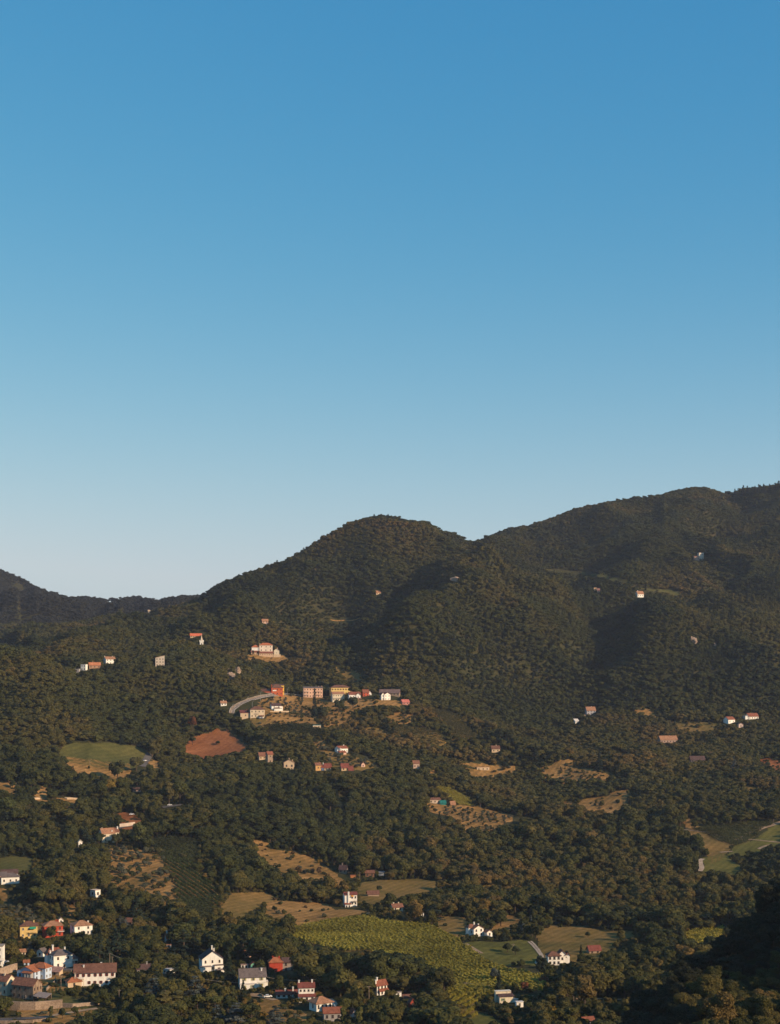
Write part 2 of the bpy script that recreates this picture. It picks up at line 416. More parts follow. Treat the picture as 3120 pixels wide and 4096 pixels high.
# ------------------------------------------------------------------ fields, tracks and roads
CLEAR = []          # photo polygons kept free of wood: (polygon, nearest distance, farthest distance)
def T(ox, oy, pts):
    return [(ox + x / 1.6154, oy + y / 1.6154) for x, y in pts]
def inpoly(px, py, poly):
    px = np.asarray(px, float); py = np.asarray(py, float)
    r = np.zeros(px.shape, bool); n = len(poly); j = n - 1
    for i in range(n):
        xi, yi = poly[i]; xj, yj = poly[j]
        if yi != yj:
            r ^= ((yi > py) != (yj > py)) & (px < (xj - xi)*(py - yi)/(yj - yi) + xi)
        j = i
    return r
def to_pd(poly):
    return [(x, hit(x, y)[1]) for x, y in poly]
def dense(poly, step=30):
    out = []
    for (ax, ay), (bx, by) in zip(poly, poly[1:] + poly[:1]):
        n = max(1, int(math.hypot(bx - ax, by - ay) / step))
        out += [(ax + (bx - ax)*k/n, ay + (by - ay)*k/n) for k in range(n)]
    return out
FIELDS = {}
def drape(name, pd, mat, lift=0.25, rag=1.0, dx=6.0, dd=2.0):
    """a sheet of ground cover lying on the land inside a (bearing, distance) outline"""
    p = np.array(pd); ps = np.arange(p[:, 0].min() - dx, p[:, 0].max() + 2*dx, dx); dsx = np.arange(p[:, 1].min() - dd, p[:, 1].max() + 2*dd, dd)
    A, B = np.meshgrid(ps, dsx, indexing='ij')
    X = (A - CX)/F*B
    cx, cy = (A[:-1, :-1] + A[1:, 1:])/2, (B[:-1, :-1] + B[1:, 1:])/2
    wx = (cx - CX)/F*cy
    ins = inpoly(cx + 9*rag*vnoise(wx, cy, 9, 31), cy + 3.0*rag*vnoise(wx, cy, 8, 32), pd)
    I, J = np.nonzero(ins); m = len(dsx)
    a = I*m + J
    q = np.stack([a, a + m, a + m + 1, a + 1], 1)
    used, inv = np.unique(q.ravel(), return_inverse=True)
    v = np.stack([X, B, bil(A, B) + lift], -1).reshape(-1, 3)[used]
    o = link(name, mesh_np(name, v, inv.reshape(-1, 4), True), mat)
    return tag(o, kind='structure')
SPARSE = {'slope_patch': 0.8, 'park_strip': 0.8, 'wood_gap': 0.8, 'garden_patch': 0.85, 'left_rock_patch': 0.8, 'left_rock_patch2': 0.7, 'lane_side': 0.8, 'terrace_row': 0.8, 'village_ground': 0.75, 'pink_yard': 0.7, 'garden_terrace': 0.6, 'village_garden': 0.75, 'bank': 0.7, 'right_garden': 0.7, 'yellow_field': 0.9, 'village_top': 0.6, 'terraces_mid': 0.6, 'yellow_field2': 0.7, 'pool_yard': 0.8, 'house_yard': 0.8, 'car_bank': 0.85, 'pink_bank': 0.85, 'left_bank': 0.7}
def field(key, name, poly, mat, rag=1.0, clear=True, lift=0.25):
    # the ground cover runs on for some metres under the trees that stand in front of it
    ys = [q[1] for q in poly]; ym = (min(ys) + max(ys))/2
    under = []
    for x_, y_ in dense(poly):
        d_ = hit(x_, y_)[1]
        under.append((x_, y_ + (7.0*F/d_*min(1, (y_ - ym)/(max(ys) - ym + 1e-6)*2) if y_ > ym else 0)))
    pd = to_pd(under)
    o = drape(name, pd, mat, lift, rag)
    FIELDS[key] = (poly, pd)
    if clear:
        ds_ = [d for _, d in pd]
        CLEAR.append((poly, 640, max(ds_) + 15, SPARSE.get(key, 1.0)))
    return o
def strip(name, poly_line, width, mat, lift=0.45, kind='structure', n_sub=8, world=False):
    """a road or track: a level band following photo points, with a shallow crown and edges dug in"""
    pts = [Vector(p) if world else Vector(hit(*p)) for p in poly_line]
    fine = []
    for a_, b_ in zip(pts[:-1], pts[1:]):
        for k in range(n_sub): fine.append(a_.lerp(b_, k / n_sub))
    fine.append(pts[-1])
    xy = np.array([(p.x, p.y) for p in fine])
    for _ in range(4):
        xy[1:-1] = (xy[:-2] + 2*xy[1:-1] + xy[2:]) / 4
    tg = np.gradient(xy, axis=0); tg /= np.linalg.norm(tg, axis=1)[:, None] + 1e-9
    nr = np.stack([-tg[:, 1], tg[:, 0]], 1)
    offs = np.array([-1, -0.5, 0, 0.5, 1]) * width / 2
    V = []
    for i in range(len(xy)):
        for o_ in offs:
            x, y = xy[i] + nr[i]*o_
            V.append((x, y, float(ground(x, y)) + lift))
    V = np.array(V); n = len(offs)
    q = [(i*n + j, (i+1)*n + j, (i+1)*n + j + 1, i*n + j + 1) for i in range(len(xy) - 1) for j in range(n - 1)]
    o = link(name, mesh_np(name, V, np.array(q)[:, ::-1], True), mat)
    tag(o, kind=kind)
    for (x, y) in xy[::2]:
        px, py = proj(x, y, float(ground(x, y))); r = (width/2 + 2.0) / y * F
        CLEAR.append(([(px - r, py - r*1.0), (px + r, py - r*1.0), (px + r, py + r*0.5), (px - r, py + r*0.5)], 640, y + 4, 1.0))
    return o, xy

t1 = lambda *p: T(0, 2200, p); t2 = lambda *p: T(1040, 1900, p); t3 = lambda *p: T(2080, 1900, p); t4 = lambda *p: T(1040, 2600, p)
t5 = lambda *p: T(2080, 2600, p); t6 = lambda *p: T(0, 2800, p); t7 = lambda *p: T(0, 3400, p); t8 = lambda *p: T(1040, 3400, p); t9 = lambda *p: T(2080, 3300, p)

field('green', 'field', t6((383,368),(388,330),(410,297),(500,282),(620,282),(720,278),(800,292),(880,303),(955,328),(925,372),(835,415),(720,405),(600,388),(480,374)), M_GRASS, 0.3)
field('stubble', 'field', t6((383,368),(480,376),(600,390),(720,407),(835,417),(850,445),(800,480),(700,500),(610,494),(520,470),(440,425)), M_DRY, 0.3)
field('roadside', 'field', t6((965,430),(960,400),(990,390),(1030,398),(1030,420),(1000,432)), M_DRY)
field('red', 'field', t6((1178,305),(1200,275),(1250,243),(1310,228),(1365,208),(1400,195),(1450,195),(1480,215),(1530,250),(1560,270),(1615,292),(1590,310),(1490,322),(1400,335),(1330,352),(1270,357),(1220,330)), M_RED)
field('village_slope', 'field', [(1050,2800),(1100,2786),(1150,2782),(1185,2785),(1215,2805),(1240,2830),(1225,2850),(1150,2850),(1070,2846),(1050,2830),(1030,2820)], M_DRY)
field('village_ground', 'field', [(1150,2784),(1200,2790),(1300,2792),(1330,2806),(1440,2800),(1500,2800),(1560,2800),(1610,2806),(1600,2818),(1500,2812),(1430,2815),(1330,2822),(1240,2815),(1170,2800)], M_DRY)
field('village_bank', 'field', [(1060,2850),(1150,2853),(1225,2852),(1260,2870),(1275,2895),(1200,2893),(1130,2885),(1080,2882),(1060,2870)], M_DRY)
field('farm_front', 'field', [(1000,2880),(1060,2878),(1110,2890),(1120,2900),(1060,2905),(1010,2897)], M_MEADOW)
field('village_vines', 'field', [(1060,2906),(1110,2900),(1180,2898),(1270,2906),(1285,2920),(1270,2932),(1180,2930),(1100,2925),(1060,2918)], M_VINE)
field('village_garden', 'field', [(1290,2850),(1310,2830),(1370,2850),(1400,2835),(1435,2812),(1450,2820),(1420,2850),(1380,2870),(1350,2885),(1300,2890)], M_DRY)
field('yellow_terrace', 'field', t4((1105,390),(1180,390),(1250,415),(1300,455),(1340,490),(1390,515),(1370,535),(1300,548),(1270,560),(1250,530),(1230,490),(1170,450)), M_MEADOW)
field('bank', 'field', t4((820,415),(930,405),(990,425),(970,442),(880,445),(830,440)), M_DRY)
field('strip', 'field', t4((640,505),(720,500),(820,515),(815,525),(720,520)), M_MEADOW)
field('terraces_mid', 'field', t4((830,500),(1000,500),(1120,520),(1210,565),(1180,580),(1050,560),(900,545),(850,530)), M_MEADOW)
field('vine_strip', 'field', t4((1090,862),(1160,880),(1250,910),(1330,935),(1380,955),(1370,975),(1290,960),(1210,935),(1150,905)), M_MEADOW)
field('grove', 'field', t4((1085,990),(1180,1000),(1290,1005),(1380,1012),(1480,1035),(1600,1065),(1640,1075),(1640,1095),(1560,1110),(1480,1135),(1400,1160),(1340,1180),(1290,1150),(1280,1090),(1200,1070),(1130,1060),(1080,1030)), M_DRY)
field('olive_slope', 'field', t4((330,600),(420,600),(450,660),(570,670),(700,690),(740,720),(660,735),(560,735),(450,720),(420,680)), M_MEADOW)
field('pink_yard', 'field', t4((1290,745),(1400,740),(1500,745),(1640,745),(1645,770),(1560,775),(1450,790),(1310,790)), M_DRY)
field('garden_terrace', 'field', t5((130,750),(210,735),(260,710),(340,710),(350,760),(420,765),(520,780),(625,800),(600,820),(450,815),(300,830),(150,820)), M_DRY)
field('yellow_field', 'field', t5((380,975),(480,955),(560,950),(600,920),(690,905),(700,940),(690,985),(640,1015),(560,1030),(470,1045),(420,1035)), M_DRY)
field('yellow_field2', 'field', t5((250,975),(340,975),(330,995),(260,990)), M_DRY)
field('right_garden', 'field', t5((940,458),(1100,470),(1200,465),(1280,480),(1270,500),(1150,520),(1060,515)), M_MEADOW)
field('pink_bank', 'field', t5((1545,705),(1630,700),(1700,720),(1700,790),(1640,785),(1590,745)), M_RED)
field('corner', 'field', t5((1050,1090),(1090,1085),(1150,1120),(1180,1140),(1120,1160),(1085,1165)), M_DRY)
field('corner_vines', 'field', t5((1110,1165),(1200,1145),(1300,1140),(1450,1120),(1600,1110),(1640,1128),(1560,1160),(1470,1195),(1395,1220),(1290,1195),(1190,1172)), M_VINE, 0.4)
field('corner_meadow', 'field', t9((1020,40),(1090,35),(1180,48),(1290,78),(1390,103),(1350,140),(1300,175),(1230,200),(1215,170),(1150,80),(1080,55)), M_MEADOW, 0.4)
field('corner_green', 'field', t9((1435,92),(1520,62),(1600,30),(1700,-20),(1700,105),(1600,95),(1500,85)), M_OLIVE, 0.3)
field('corner_green2', 'field', t9((1340,150),(1400,112),(1480,110),(1560,122),(1600,128),(1540,160),(1430,155)), M_OLIVE, 0.4)
field('hollow', 'field', t9((1195,215),(1280,190),(1330,190),(1380,240),(1440,260),(1390,290),(1300,300),(1200,315),(1180,300)), M_OLIVE)
field('river_meadow', 'field', t9((105,690),(150,668),(260,668),(370,655),(420,658),(520,685),(600,692),(680,685),(745,690),(740,730),(640,745),(560,800),(450,815),(330,822),(200,830),(130,800),(110,740)), M_MEADOW, 0.6)
field('spur_vines', 'field', t9((1070,705),(1130,690),(1210,683),(1320,675),(1330,700),(1250,745),(1170,775),(1100,770)), M_MEADOW)
field('big_vines', 'field', t8((110,520),(200,515),(330,490),(450,465),(600,445),(680,435),(760,460),(830,478),(950,485),(1080,490),(1130,510),(1200,550),(1280,590),(1350,640),(1420,685),(1500,710),(1600,730),(1700,740),(1830,760),(1840,800),(1800,850),(1700,830),(1560,800),(1500,870),(1440,880),(1300,862),(1200,800),(1150,740),(1020,700),(860,690),(680,650),(560,660),(420,640),(300,600),(180,570)), M_VINE, 0.5)
field('low_vines', 'field', t8((1210,885),(1300,880),(1400,890),(1440,900),(1420,940),(1400,990),(1330,1015),(1250,985),(1215,940)), M_VINE)
field('low_lawn', 'field', t8((1300,1060),(1350,1050),(1450,1065),(1560,1100),(1620,1135),(1300,1135)), M_OLIVE, 0.3)
field('mid_green', 'field', t8((1330,600),(1420,590),(1540,600),(1620,590),(1720,585),(1780,610),(1830,640),(1800,680),(1700,670),(1550,680),(1440,680),(1390,650)), M_OLIVE, 0.5)
field('upper_meadow', 'field', t8((1140,445),(1200,430),(1270,430),(1350,455),(1330,490),(1300,510),(1220,500),(1150,480)), M_MEADOW)
field('right_bank', 'field', t8((1450,475),(1560,450),(1640,420),(1700,425),(1700,450),(1600,470),(1500,485)), M_DRY)
field('hill_meadow', 'field', t8((620,240),(680,210),(760,200),(900,195),(1010,190),(1130,200),(1220,225),(1120,250),(1000,265),(900,270),(780,300),(690,285),(630,290)), M_MEADOW)
field('hill_dry', 'field', t8((30,410),(120,400),(300,405),(480,390),(640,385),(690,395),(640,420),(520,430),(430,445),(330,470),(270,465),(200,430),(60,440)), M_DRY)
field('hill_dry2', 'field', t8((30,345),(90,325),(220,340),(360,345),(520,370),(540,385),(420,390),(300,395),(130,385),(50,385)), M_DRY)
field('hill_green', 'field', t7((1420,420),(1450,330),(1490,280),(1600,275),(1720,280),(1790,300),(1780,330),(1700,350),(1620,370),(1560,420),(1500,430)), M_MEADOW)
field('hill_slope', 'field', T(1040, 3400, [(-60,-70),(20,-60),(100,0),(220,10),(330,50),(400,85),(460,100),(520,130),(570,170),(560,200),(420,190),(300,190),(230,180),(240,130),(150,110),(60,100),(0,40)]), M_DRY)
field('rows', 'field', t7((1050,80),(1100,60),(1230,62),(1270,140),(1310,175),(1390,230),(1430,265),(1400,300),(1320,325),(1200,318),(1150,290),(1125,180)), M_DRY)
field('rows_foot', 'field', t7((1140,330),(1230,325),(1360,335),(1380,380),(1370,415),(1270,415),(1180,390)), M_GRASS)
field('left_green', 'field', t7((-30,60),(60,45),(130,45),(205,50),(200,90),(120,108),(-30,112)), M_GRASS)
field('dark_vines', 'field', t6((965,930),(1000,905),(1100,895),(1250,905),(1300,930),(1280,965),(1240,1000),(1150,1000),(1050,975),(985,955)), M_VINE)
field('farm_slope', 'field', t6((690,970),(760,955),(850,970),(960,985),(1060,985),(1100,1015),(1230,1010),(1220,1040),(1060,1045),(1090,1110),(1130,1170),(1160,1250),(1170,1285),(1040,1270),(900,1230),(780,1190),(700,1175),(690,1090),(720,1040)), M_DRY)
field('car_bank', 'field', t6((760,730),(850,728),(915,765),(890,785),(800,790)), M_RED)
field('lawn', 'field', t7((300,905),(390,890),(430,935),(520,950),(650,970),(700,980),(640,992),(480,985),(390,975),(320,960)), M_GRASS, 0.6)
field('dirt_yard', 'field', t7((60,1035),(250,1030),(400,1020),(620,1030),(560,1060),(420,1085),(330,1075),(160,1060)), M_DRY)
field('left_grove', 'field', t7((-30,330),(60,350),(180,370),(260,400),(280,430),(180,450),(60,455),(-30,440)), M_MEADOW)
field('left_bank', 'field', t7((-30,260),(50,262),(60,300),(30,320),(-30,325)), M_DRY)
field('ridge_terrace', 'field', t3((130,610),(250,614),(420,628),(560,650),(700,686),(690,692),(560,665),(420,645),(250,625)), M_GRASS)
field('ridge_terrace2', 'field', t3((720,725),(820,735),(960,742),(1035,756),(1015,782),(960,758),(820,748)), M_GRASS)
field('village_top', 'field', t4((470,120),(560,110),(640,150),(720,195),(730,220),(620,215),(520,180)), M_MEADOW)
field('villa_terrace', 'field', [(985,2622),(1040,2622),(1100,2624),(1150,2622),(1160,2630),(1100,2634),(1040,2634),(980,2630)], M_DRY)
field('house_yard', 'field', t7((170,740),(290,770),(420,780),(470,800),(440,830),(330,850),(270,830),(180,760)), M_DRY)
field('pool_yard', 'field', t8((0,960),(60,935),(100,960),(160,1000),(300,1010),(310,1045),(100,1050),(0,1010)), M_DRY)

field('slope_patch', 'field', t5((740,385),(800,370),(870,395),(880,412),(820,405),(760,400)), M_DRY)
field('park_strip', 'field', t5((1430,888),(1500,882),(1560,892),(1550,905),(1480,905)), M_MEADOW)
field('wood_gap', 'field', t4((1100,775),(1135,772),(1145,795),(1110,805)), M_DRY)
field('tan_gap', 'field', t4((345,580),(395,575),(405,598),(350,602)), M_DRY)
field('garden_patch', 'field', t7((410,385),(450,355),(490,370),(490,420),(440,432)), M_DRY)
field('garden_patch2', 'field', t7((185,450),(230,435),(262,450),(250,472),(195,475)), M_DRY)
field('left_rock_patch', 'field', t6((-30,530),(60,520),(110,535),(90,575),(20,590),(-30,580)), M_DRY)
field('left_rock_patch2', 'field', t6((220,570),(290,560),(340,575),(300,592),(230,590)), M_DRY)
field('lane_side', 'field', t6((220,640),(320,645),(430,632),(510,636),(500,650),(420,650),(300,655)), M_DRY)
field('cedar_gap', 'field', t9((185,615),(245,617),(240,630),(190,630)), M_MEADOW)
field('terrace_row', 'field', t4((990,500),(1080,515),(1210,565),(1215,575),(1120,545),(1000,515)), M_DRY)
field('upper_tan', 'field', t4((480,250),(560,235),(600,250),(560,262)), M_DRY)
ROADS = []
def road(name, pts, w, mat, lift=0.45):
    o, xy = strip(name, pts, w, mat, lift); ROADS.append((name, xy)); return o, xy
# the village road that climbs in a curve
_, main_xy = road('road', [(926,2858),(929,2842),(945,2828),(965,2816),(990,2806),(1020,2796),(1050,2788),(1085,2783),(1125,2780),(1165,2779),(1210,2785)], 6.2, M_LANE, 0.7)
road('pavement', [(921,2858),(924,2841),(941,2825),(962,2812),(988,2802),(1018,2792),(1048,2784),(1080,2779)], 2.2, M_PATH, 0.8)
_, left_xy = road('road', [(568,3068),(580,3050),(590,3034),(600,3018)], 7.0, M_ASPH, 0.6)
road('road', [(455,3322),(490,3312),(530,3306),(560,3298)], 5.0, M_ASPH, 0.6)
road('road', [(650,3232),(672,3229),(700,3226),(730,3222)], 6.0, M_ASPH, 0.6)
road('road', [(-30,4083),(60,4081),(130,4077),(190,4071)], 5.0, M_ASPH, 0.5)
road('path', [(190,4071),(240,4062),(300,4052),(350,4045),(390,4038)], 3.0, M_PATH, 0.5)
road('road', [(165,3878),(220,3879),(290,3882),(330,3886)], 5.0, M_ASPH, 0.5)
road('path', [(2113,3769),(2130,3785),(2148,3805),(2160,3822),(2168,3836)], 1.3, M_CHALK, 0.5)
road('path', [(2124,3768),(2142,3786),(2158,3806),(2169,3824),(2173,3836)], 1.3, M_CHALK, 0.5)
road('path', [(2165,3842),(2150,3848),(2146,3856),(2158,3864)], 2.5, M_CHALK, 0.5)
road('road', [(2300,3999),(2350,4000),(2420,4001),(2500,4001)], 3.0, M_PATH, 0.5)
road('road', [(2080,3986),(2105,3988),(2130,3989)], 4.0, M_PATH, 0.5)
road('path', [(2945,3364),(2990,3340),(3040,3318),(3100,3298),(3140,3284)], 5.0, M_PATH, 0.5)
road('path', [(2945,3364),(3000,3360),(3060,3366),(3110,3372),(3150,3374)], 3.0, M_PATH, 0.5)
road('path', [(2715,3321),(2790,3326),(2850,3338),(2910,3356),(2945,3364)], 2.0, M_PATH, 0.5)
road('path', [(2800,3488),(2808,3475),(2802,3455),(2800,3445),(2812,3438)], 4.0, M_CHALK, 0.5)
road('path', [(2880,3412),(2905,3410),(2930,3408)], 4.0, M_PATH, 0.5)
road('path', [(3035,3398),(3055,3388),(3085,3381)], 3.0, M_PATH, 0.5)
road('path', [(1860,3778),(1880,3790),(1900,3802),(1925,3818)], 3.0, M_PATH, 0.5)
road('path', [(1445,3660),(1475,3655),(1500,3652)], 2.5, M_PATH, 0.5)
road('path', [(1265,3695),(1310,3688),(1340,3683)], 2.0, M_PATH, 0.5)
road('path', [(1718,3218),(1780,3224),(1850,3232),(1920,3240),(1990,3250),(2055,3264)], 3.5, M_DRY, 0.4)
road('path', [(1320,4000),(1338,4015),(1345,4035)], 2.5, M_CHALK, 0.5)
road('path', [(985,2000+1985),(1040,3990),(1100,4005)], 4.0, M_PATH, 0.5)
road('path', [(1322,2480),(1380,2482),(1440,2475)], 2.0, M_DRY, 0.5)
road('path', [(260,3195),(285,3194),(310,3196)], 4.0, M_CHALK, 0.6)
road('path', [(140,3197),(160,3196)], 4.0, M_CHALK, 0.6)
# centre dashes and edge lines on the curved road
def markings(xy, name):
    mb = MB(); m = plain((0.7, 0.68, 0.62), 0.7, 0.2)
    seg = np.concatenate([[0], np.cumsum(np.linalg.norm(np.diff(xy, axis=0), axis=1))])
    def at(s, off):
        x = np.interp(s, seg, xy[:, 0]); y = np.interp(s, seg, xy[:, 1])
        x2 = np.interp(s + 0.5, seg, xy[:, 0]); y2 = np.interp(s + 0.5, seg, xy[:, 1])
        t_ = np.array([x2 - x, y2 - y]); t_ /= np.linalg.norm(t_) + 1e-9
        x, y = x - t_[1]*off, y + t_[0]*off
        return x, y, float(ground(x, y)) + 0.9
    for off, wd, on, gap in ((0, 0.10, 3.0, 4.5), (-2.8, 0.10, 6.0, 0.05), (2.8, 0.10, 6.0, 0.05)):
        s = 1.0
        while s + on < seg[-1] - 1:
            mb.poly([at(s, off - wd), at(s + on, off - wd), at(s + on, off + wd), at(s, off + wd)])
            s += on + gap
    return tag(mb.build(name, m), kind='structure')
markings(main_xy, 'road_markings')
# ------------------------------------------------------------------ buildings
WHITE = (0.86, 0.82, 0.74); CREAM = (0.72, 0.62, 0.46); YELLOW = (0.74, 0.52, 0.20); PINK = (0.66, 0.43, 0.33)
REDW = (0.46, 0.075, 0.04); STONE = (0.34, 0.245, 0.175); BEIGE = (0.62, 0.46, 0.30); GREYW = (0.36, 0.33, 0.31); BLUEW = (0.50, 0.60, 0.74)
R_BROWN = (0.17, 0.085, 0.06); R_TAN = (0.36, 0.19, 0.11); R_ORANGE = (0.36, 0.135, 0.065); R_DARK = (0.10, 0.062, 0.058); R_GREY = (0.15, 0.125, 0.12); R_RED = (0.25, 0.092, 0.058); R_MAR = (0.20, 0.065, 0.05); R_OLD = (0.22, 0.105, 0.07)
M_GLASS = plain((0.055, 0.055, 0.06), 0.25, 0.1, spec=0.5)
M_FRAME = plain((0.55, 0.50, 0.44), 0.7, 0.15)
M_DKFR = plain((0.07, 0.035, 0.022), 0.7, 0.2)
M_METAL = plain((0.30, 0.29, 0.28), 0.5, 0.2)
M_WOOD = plain((0.11, 0.065, 0.04), 0.8, 0.3)
HOUSES = []; HBOX = []
WIN = {}
def window_mesh(w, h, shut, dark):
    key = (round(w, 1), round(h, 1), shut, dark)
    if key in WIN: return WIN[key]
    mb = MB(); f = 0.10; x, z = w/2, h/2
    mb.box(-x, x, -0.02, 0.02, -z, z, 1)                                    # pane
    for a, b, c, d in ((-x-f, -x, -z-f, z+f), (x, x+f, -z-f, z+f), (-x, x, z, z+f), (-x, x, -z-f, -z), (-0.03, 0.03, -z, z)):
        mb.box(a, b, -0.07, 0.03, c, d, 0)
    mb.box(-x-f-0.1, x+f+0.1, -0.18, 0.03, -z-f-0.08, -z-f, 0)              # sill
    if shut:
        for s in (-1, 1):
            a = s*(x + f + 0.02); b = s*(x + f + 0.02 + w*0.5)
            mb.box(min(a, b), max(a, b), -0.09, 0.0, -z, z, 2)
    me = mb.mesh('window')
    for m in (M_DKFR if dark else M_FRAME, M_GLASS, plain(shut, 0.7, 0.2) if shut else M_DKFR): me.materials.append(m)
    WIN[key] = me
    return me
def put_windows(root, face, c, w, dep, h, z0, spec, ww, wh, shut, dark, skip=(), name='window'):
    nc, nr = spec; ww *= 0.86; wh *= 0.9
    L = w if face in 'fb' else dep
    for r in range(nr):
        for k in range(nc):
            if (k, r) in skip: continue
            t_ = (k + 0.5)/nc*L - L/2 + random.uniform(-0.04, 0.04)*L/nc
            z = z0 + h*(r + 0.55)/nr
            if face == 'f': p, rz = (c[0] + t_, c[1] - dep/2 - 0.03, z), 0
            elif face == 'r': p, rz = (c[0] + w/2 + 0.03, c[1] + t_, z), math.pi/2
            elif face == 'l': p, rz = (c[0] - w/2 - 0.03, c[1] - t_, z), -math.pi/2
            o = link(name, window_mesh(ww, wh, shut, dark), None, root)
            o.location = p; o.rotation_euler = (0, 0, rz)
def roof_mesh(kind, c, w, dep, z, rh, ov=0.55, th=0.22):
    mb = MB(); x0, x1, y0, y1 = c[0]-w/2, c[0]+w/2, c[1]-dep/2, c[1]+dep/2
    if kind == 'flat':
        mb.box(x0-ov*0.4, x1+ov*0.4, y0-ov*0.4, y1+ov*0.4, z+0.01, z+0.3)
    elif kind == 'shed':                                                     # rises to the back
        k = rh/dep
        mb.slab([(x0-ov, y0-ov, z-k*ov+th), (x1+ov, y0-ov, z-k*ov+th), (x1+ov, y1+ov, z+rh+k*ov+th), (x0-ov, y1+ov, z+rh+k*ov+th)], th)
    elif kind == 'shedl':                                                    # rises to the right
        k = rh/w
        mb.slab([(x0-ov, y0-ov, z-k*ov+th), (x1+ov, y0-ov, z+rh+k*ov+th), (x1+ov, y1+ov, z+rh+k*ov+th), (x0-ov, y1+ov, z-k*ov+th)], th)
    elif kind == 'gx':
        k = rh/(dep/2); cy = c[1]; a = z - k*ov + th; b = z + rh + th
        mb.slab([(x0-ov, y0-ov, a), (x1+ov, y0-ov, a), (x1+ov, cy, b), (x0-ov, cy, b)], th)
        mb.slab([(x1+ov, y1+ov, a), (x0-ov, y1+ov, a), (x0-ov, cy+0.002, b), (x1+ov, cy+0.002, b)], th)
        mb.tube((x0-ov, cy, b-0.03), (x1+ov, cy, b-0.03), 0.14, 0.14, 6)
    elif kind == 'gy':
        k = rh/(w/2); cx = c[0]; a = z - k*ov + th; b = z + rh + th
        mb.slab([(x0-ov, y0-ov, a), (cx, y0-ov, b), (cx, y1+ov, b), (x0-ov, y1+ov, a)], th)
        mb.slab([(cx+0.002, y0-ov, b), (x1+ov, y0-ov, a), (x1+ov, y1+ov, a), (cx+0.002, y1+ov, b)], th)
        mb.tube((cx, y0-ov, b-0.03), (cx, y1+ov, b-0.03), 0.14, 0.14, 6)
    elif kind == 'hip':
        W2, D2 = w/2+ov, dep/2+ov; m = min(W2, D2)*0.96; cx, cy = c
        zb = z - rh/m*ov*0.6 + 0.05; zt = z + rh + 0.1
        E = [(cx-W2, cy-D2), (cx+W2, cy-D2), (cx+W2, cy+D2), (cx-W2, cy+D2)]
        if w >= dep: A, B = (cx-W2+m, cy), (cx+W2-m, cy)
        else: A, B = (cx, cy-D2+m), (cx, cy+D2-m)
        V = [(*e, zb) for e in E] + [(*e, zb+th) for e in E] + [(*A, zt), (*B, zt)]
        i = len(mb.v); mb.v += V
        if w >= dep: Fs = [(4,5,9,8), (5,6,9), (6,7,8,9), (7,4,8)]
        else: Fs = [(4,5,8), (5,6,9,8), (6,7,9), (7,4,8,9)]
        for q in Fs + [(3,2,1,0), (0,1,5,4), (1,2,6,5), (2,3,7,6), (3,0,4,7)]:
            mb.f.append(tuple(i + k for k in q)); mb.m.append(0)
        for e in range(4):
            R_ = A if (e in ((0, 3) if w >= dep else (0, 1))) else B
            mb.tube((*E[e], zb+th), (*R_, zt), 0.1, 0.1, 5)
        mb.tube((*A, zt), (*B, zt), 0.12, 0.12, 5)
    return mb
def wall_mesh(kind, c, w, dep, z0, h, rh, found=3.0):
    mb = MB(); x0, x1, y0, y1 = c[0]-w/2, c[0]+w/2, c[1]-dep/2, c[1]+dep/2; b = z0 - found; t_ = z0 + h
    mb.box(x0, x1, y0, y1, b, t_)
    if kind == 'gx':
        mb.f.pop(1); mb.m.pop(1)
        for x in (x0, x1): mb.poly([(x, y0, t_), (x, y1, t_), (x, c[1], t_+rh)] if x == x1 else [(x, y1, t_), (x, y0, t_), (x, c[1], t_+rh)])
    elif kind == 'gy':
        mb.f.pop(1); mb.m.pop(1)
        for y in (y0, y1): mb.poly([(x0, y, t_), (x1, y, t_), (c[0], y, t_+rh)] if y == y0 else [(x1, y, t_), (x0, y, t_), (c[0], y, t_+rh)])
    elif kind == 'shed':
        mb.hexa([(x0, y0, t_), (x1, y0, t_), (x1, y1, t_), (x0, y1, t_), (x0, y0, t_+0.02), (x1, y0, t_+0.02), (x1, y1, t_+rh), (x0, y1, t_+rh)])
    elif kind == 'shedl':
        mb.hexa([(x0, y0, t_), (x1, y0, t_), (x1, y1, t_), (x0, y1, t_), (x0, y0, t_+0.02), (x1, y0, t_+rh), (x1, y1, t_+rh), (x0, y1, t_+0.02)])
    return mb
def block(root, c, w, dep, z0, h, roof, rh, wall, roofc, wf=None, wl=None, wr=None, ww=1.0, wh=1.4, shut=None, dark=False, skip=(), ov=0.55, found=3.0, names=('wall', 'roof'), door=None, stain=0.16):
    wo_ = wall_mesh(roof, c, w, dep, z0, h, rh, found).build(names[0], wallmat(wall, stain), root)
    ro = roof_mesh(roof, c, w, dep, z0 + h, rh, ov).build(names[1], roofmat(roofc) if roof != 'flat' else plain(roofc), root)
    if wf: put_windows(root, 'f', c, w, dep, h, z0, wf, ww, wh, shut, dark, skip)
    if wl: put_windows(root, 'l', c, w, dep, h, z0, wl, ww, wh, shut, dark)
    if wr: put_windows(root, 'r', c, w, dep, h, z0, wr, ww, wh, shut, dark)
    if door is not None:
        mb = MB(); x = c[0] + door*w
        mb.box(x-0.5, x+0.5, c[1]-dep/2-0.08, c[1]-dep/2-0.005, z0, z0+2.2)
        mb.box(x-0.62, x-0.5, c[1]-dep/2-0.12, c[1]-dep/2-0.005, z0, z0+2.3, 1); mb.box(x+0.5, x+0.62, c[1]-dep/2-0.12, c[1]-dep/2-0.005, z0, z0+2.3, 1)
        mb.box(x-0.62, x+0.62, c[1]-dep/2-0.12, c[1]-dep/2-0.005, z0+2.2, z0+2.32, 1)
        mb.build('door', [M_WOOD, M_FRAME], root)
    return wo_, ro
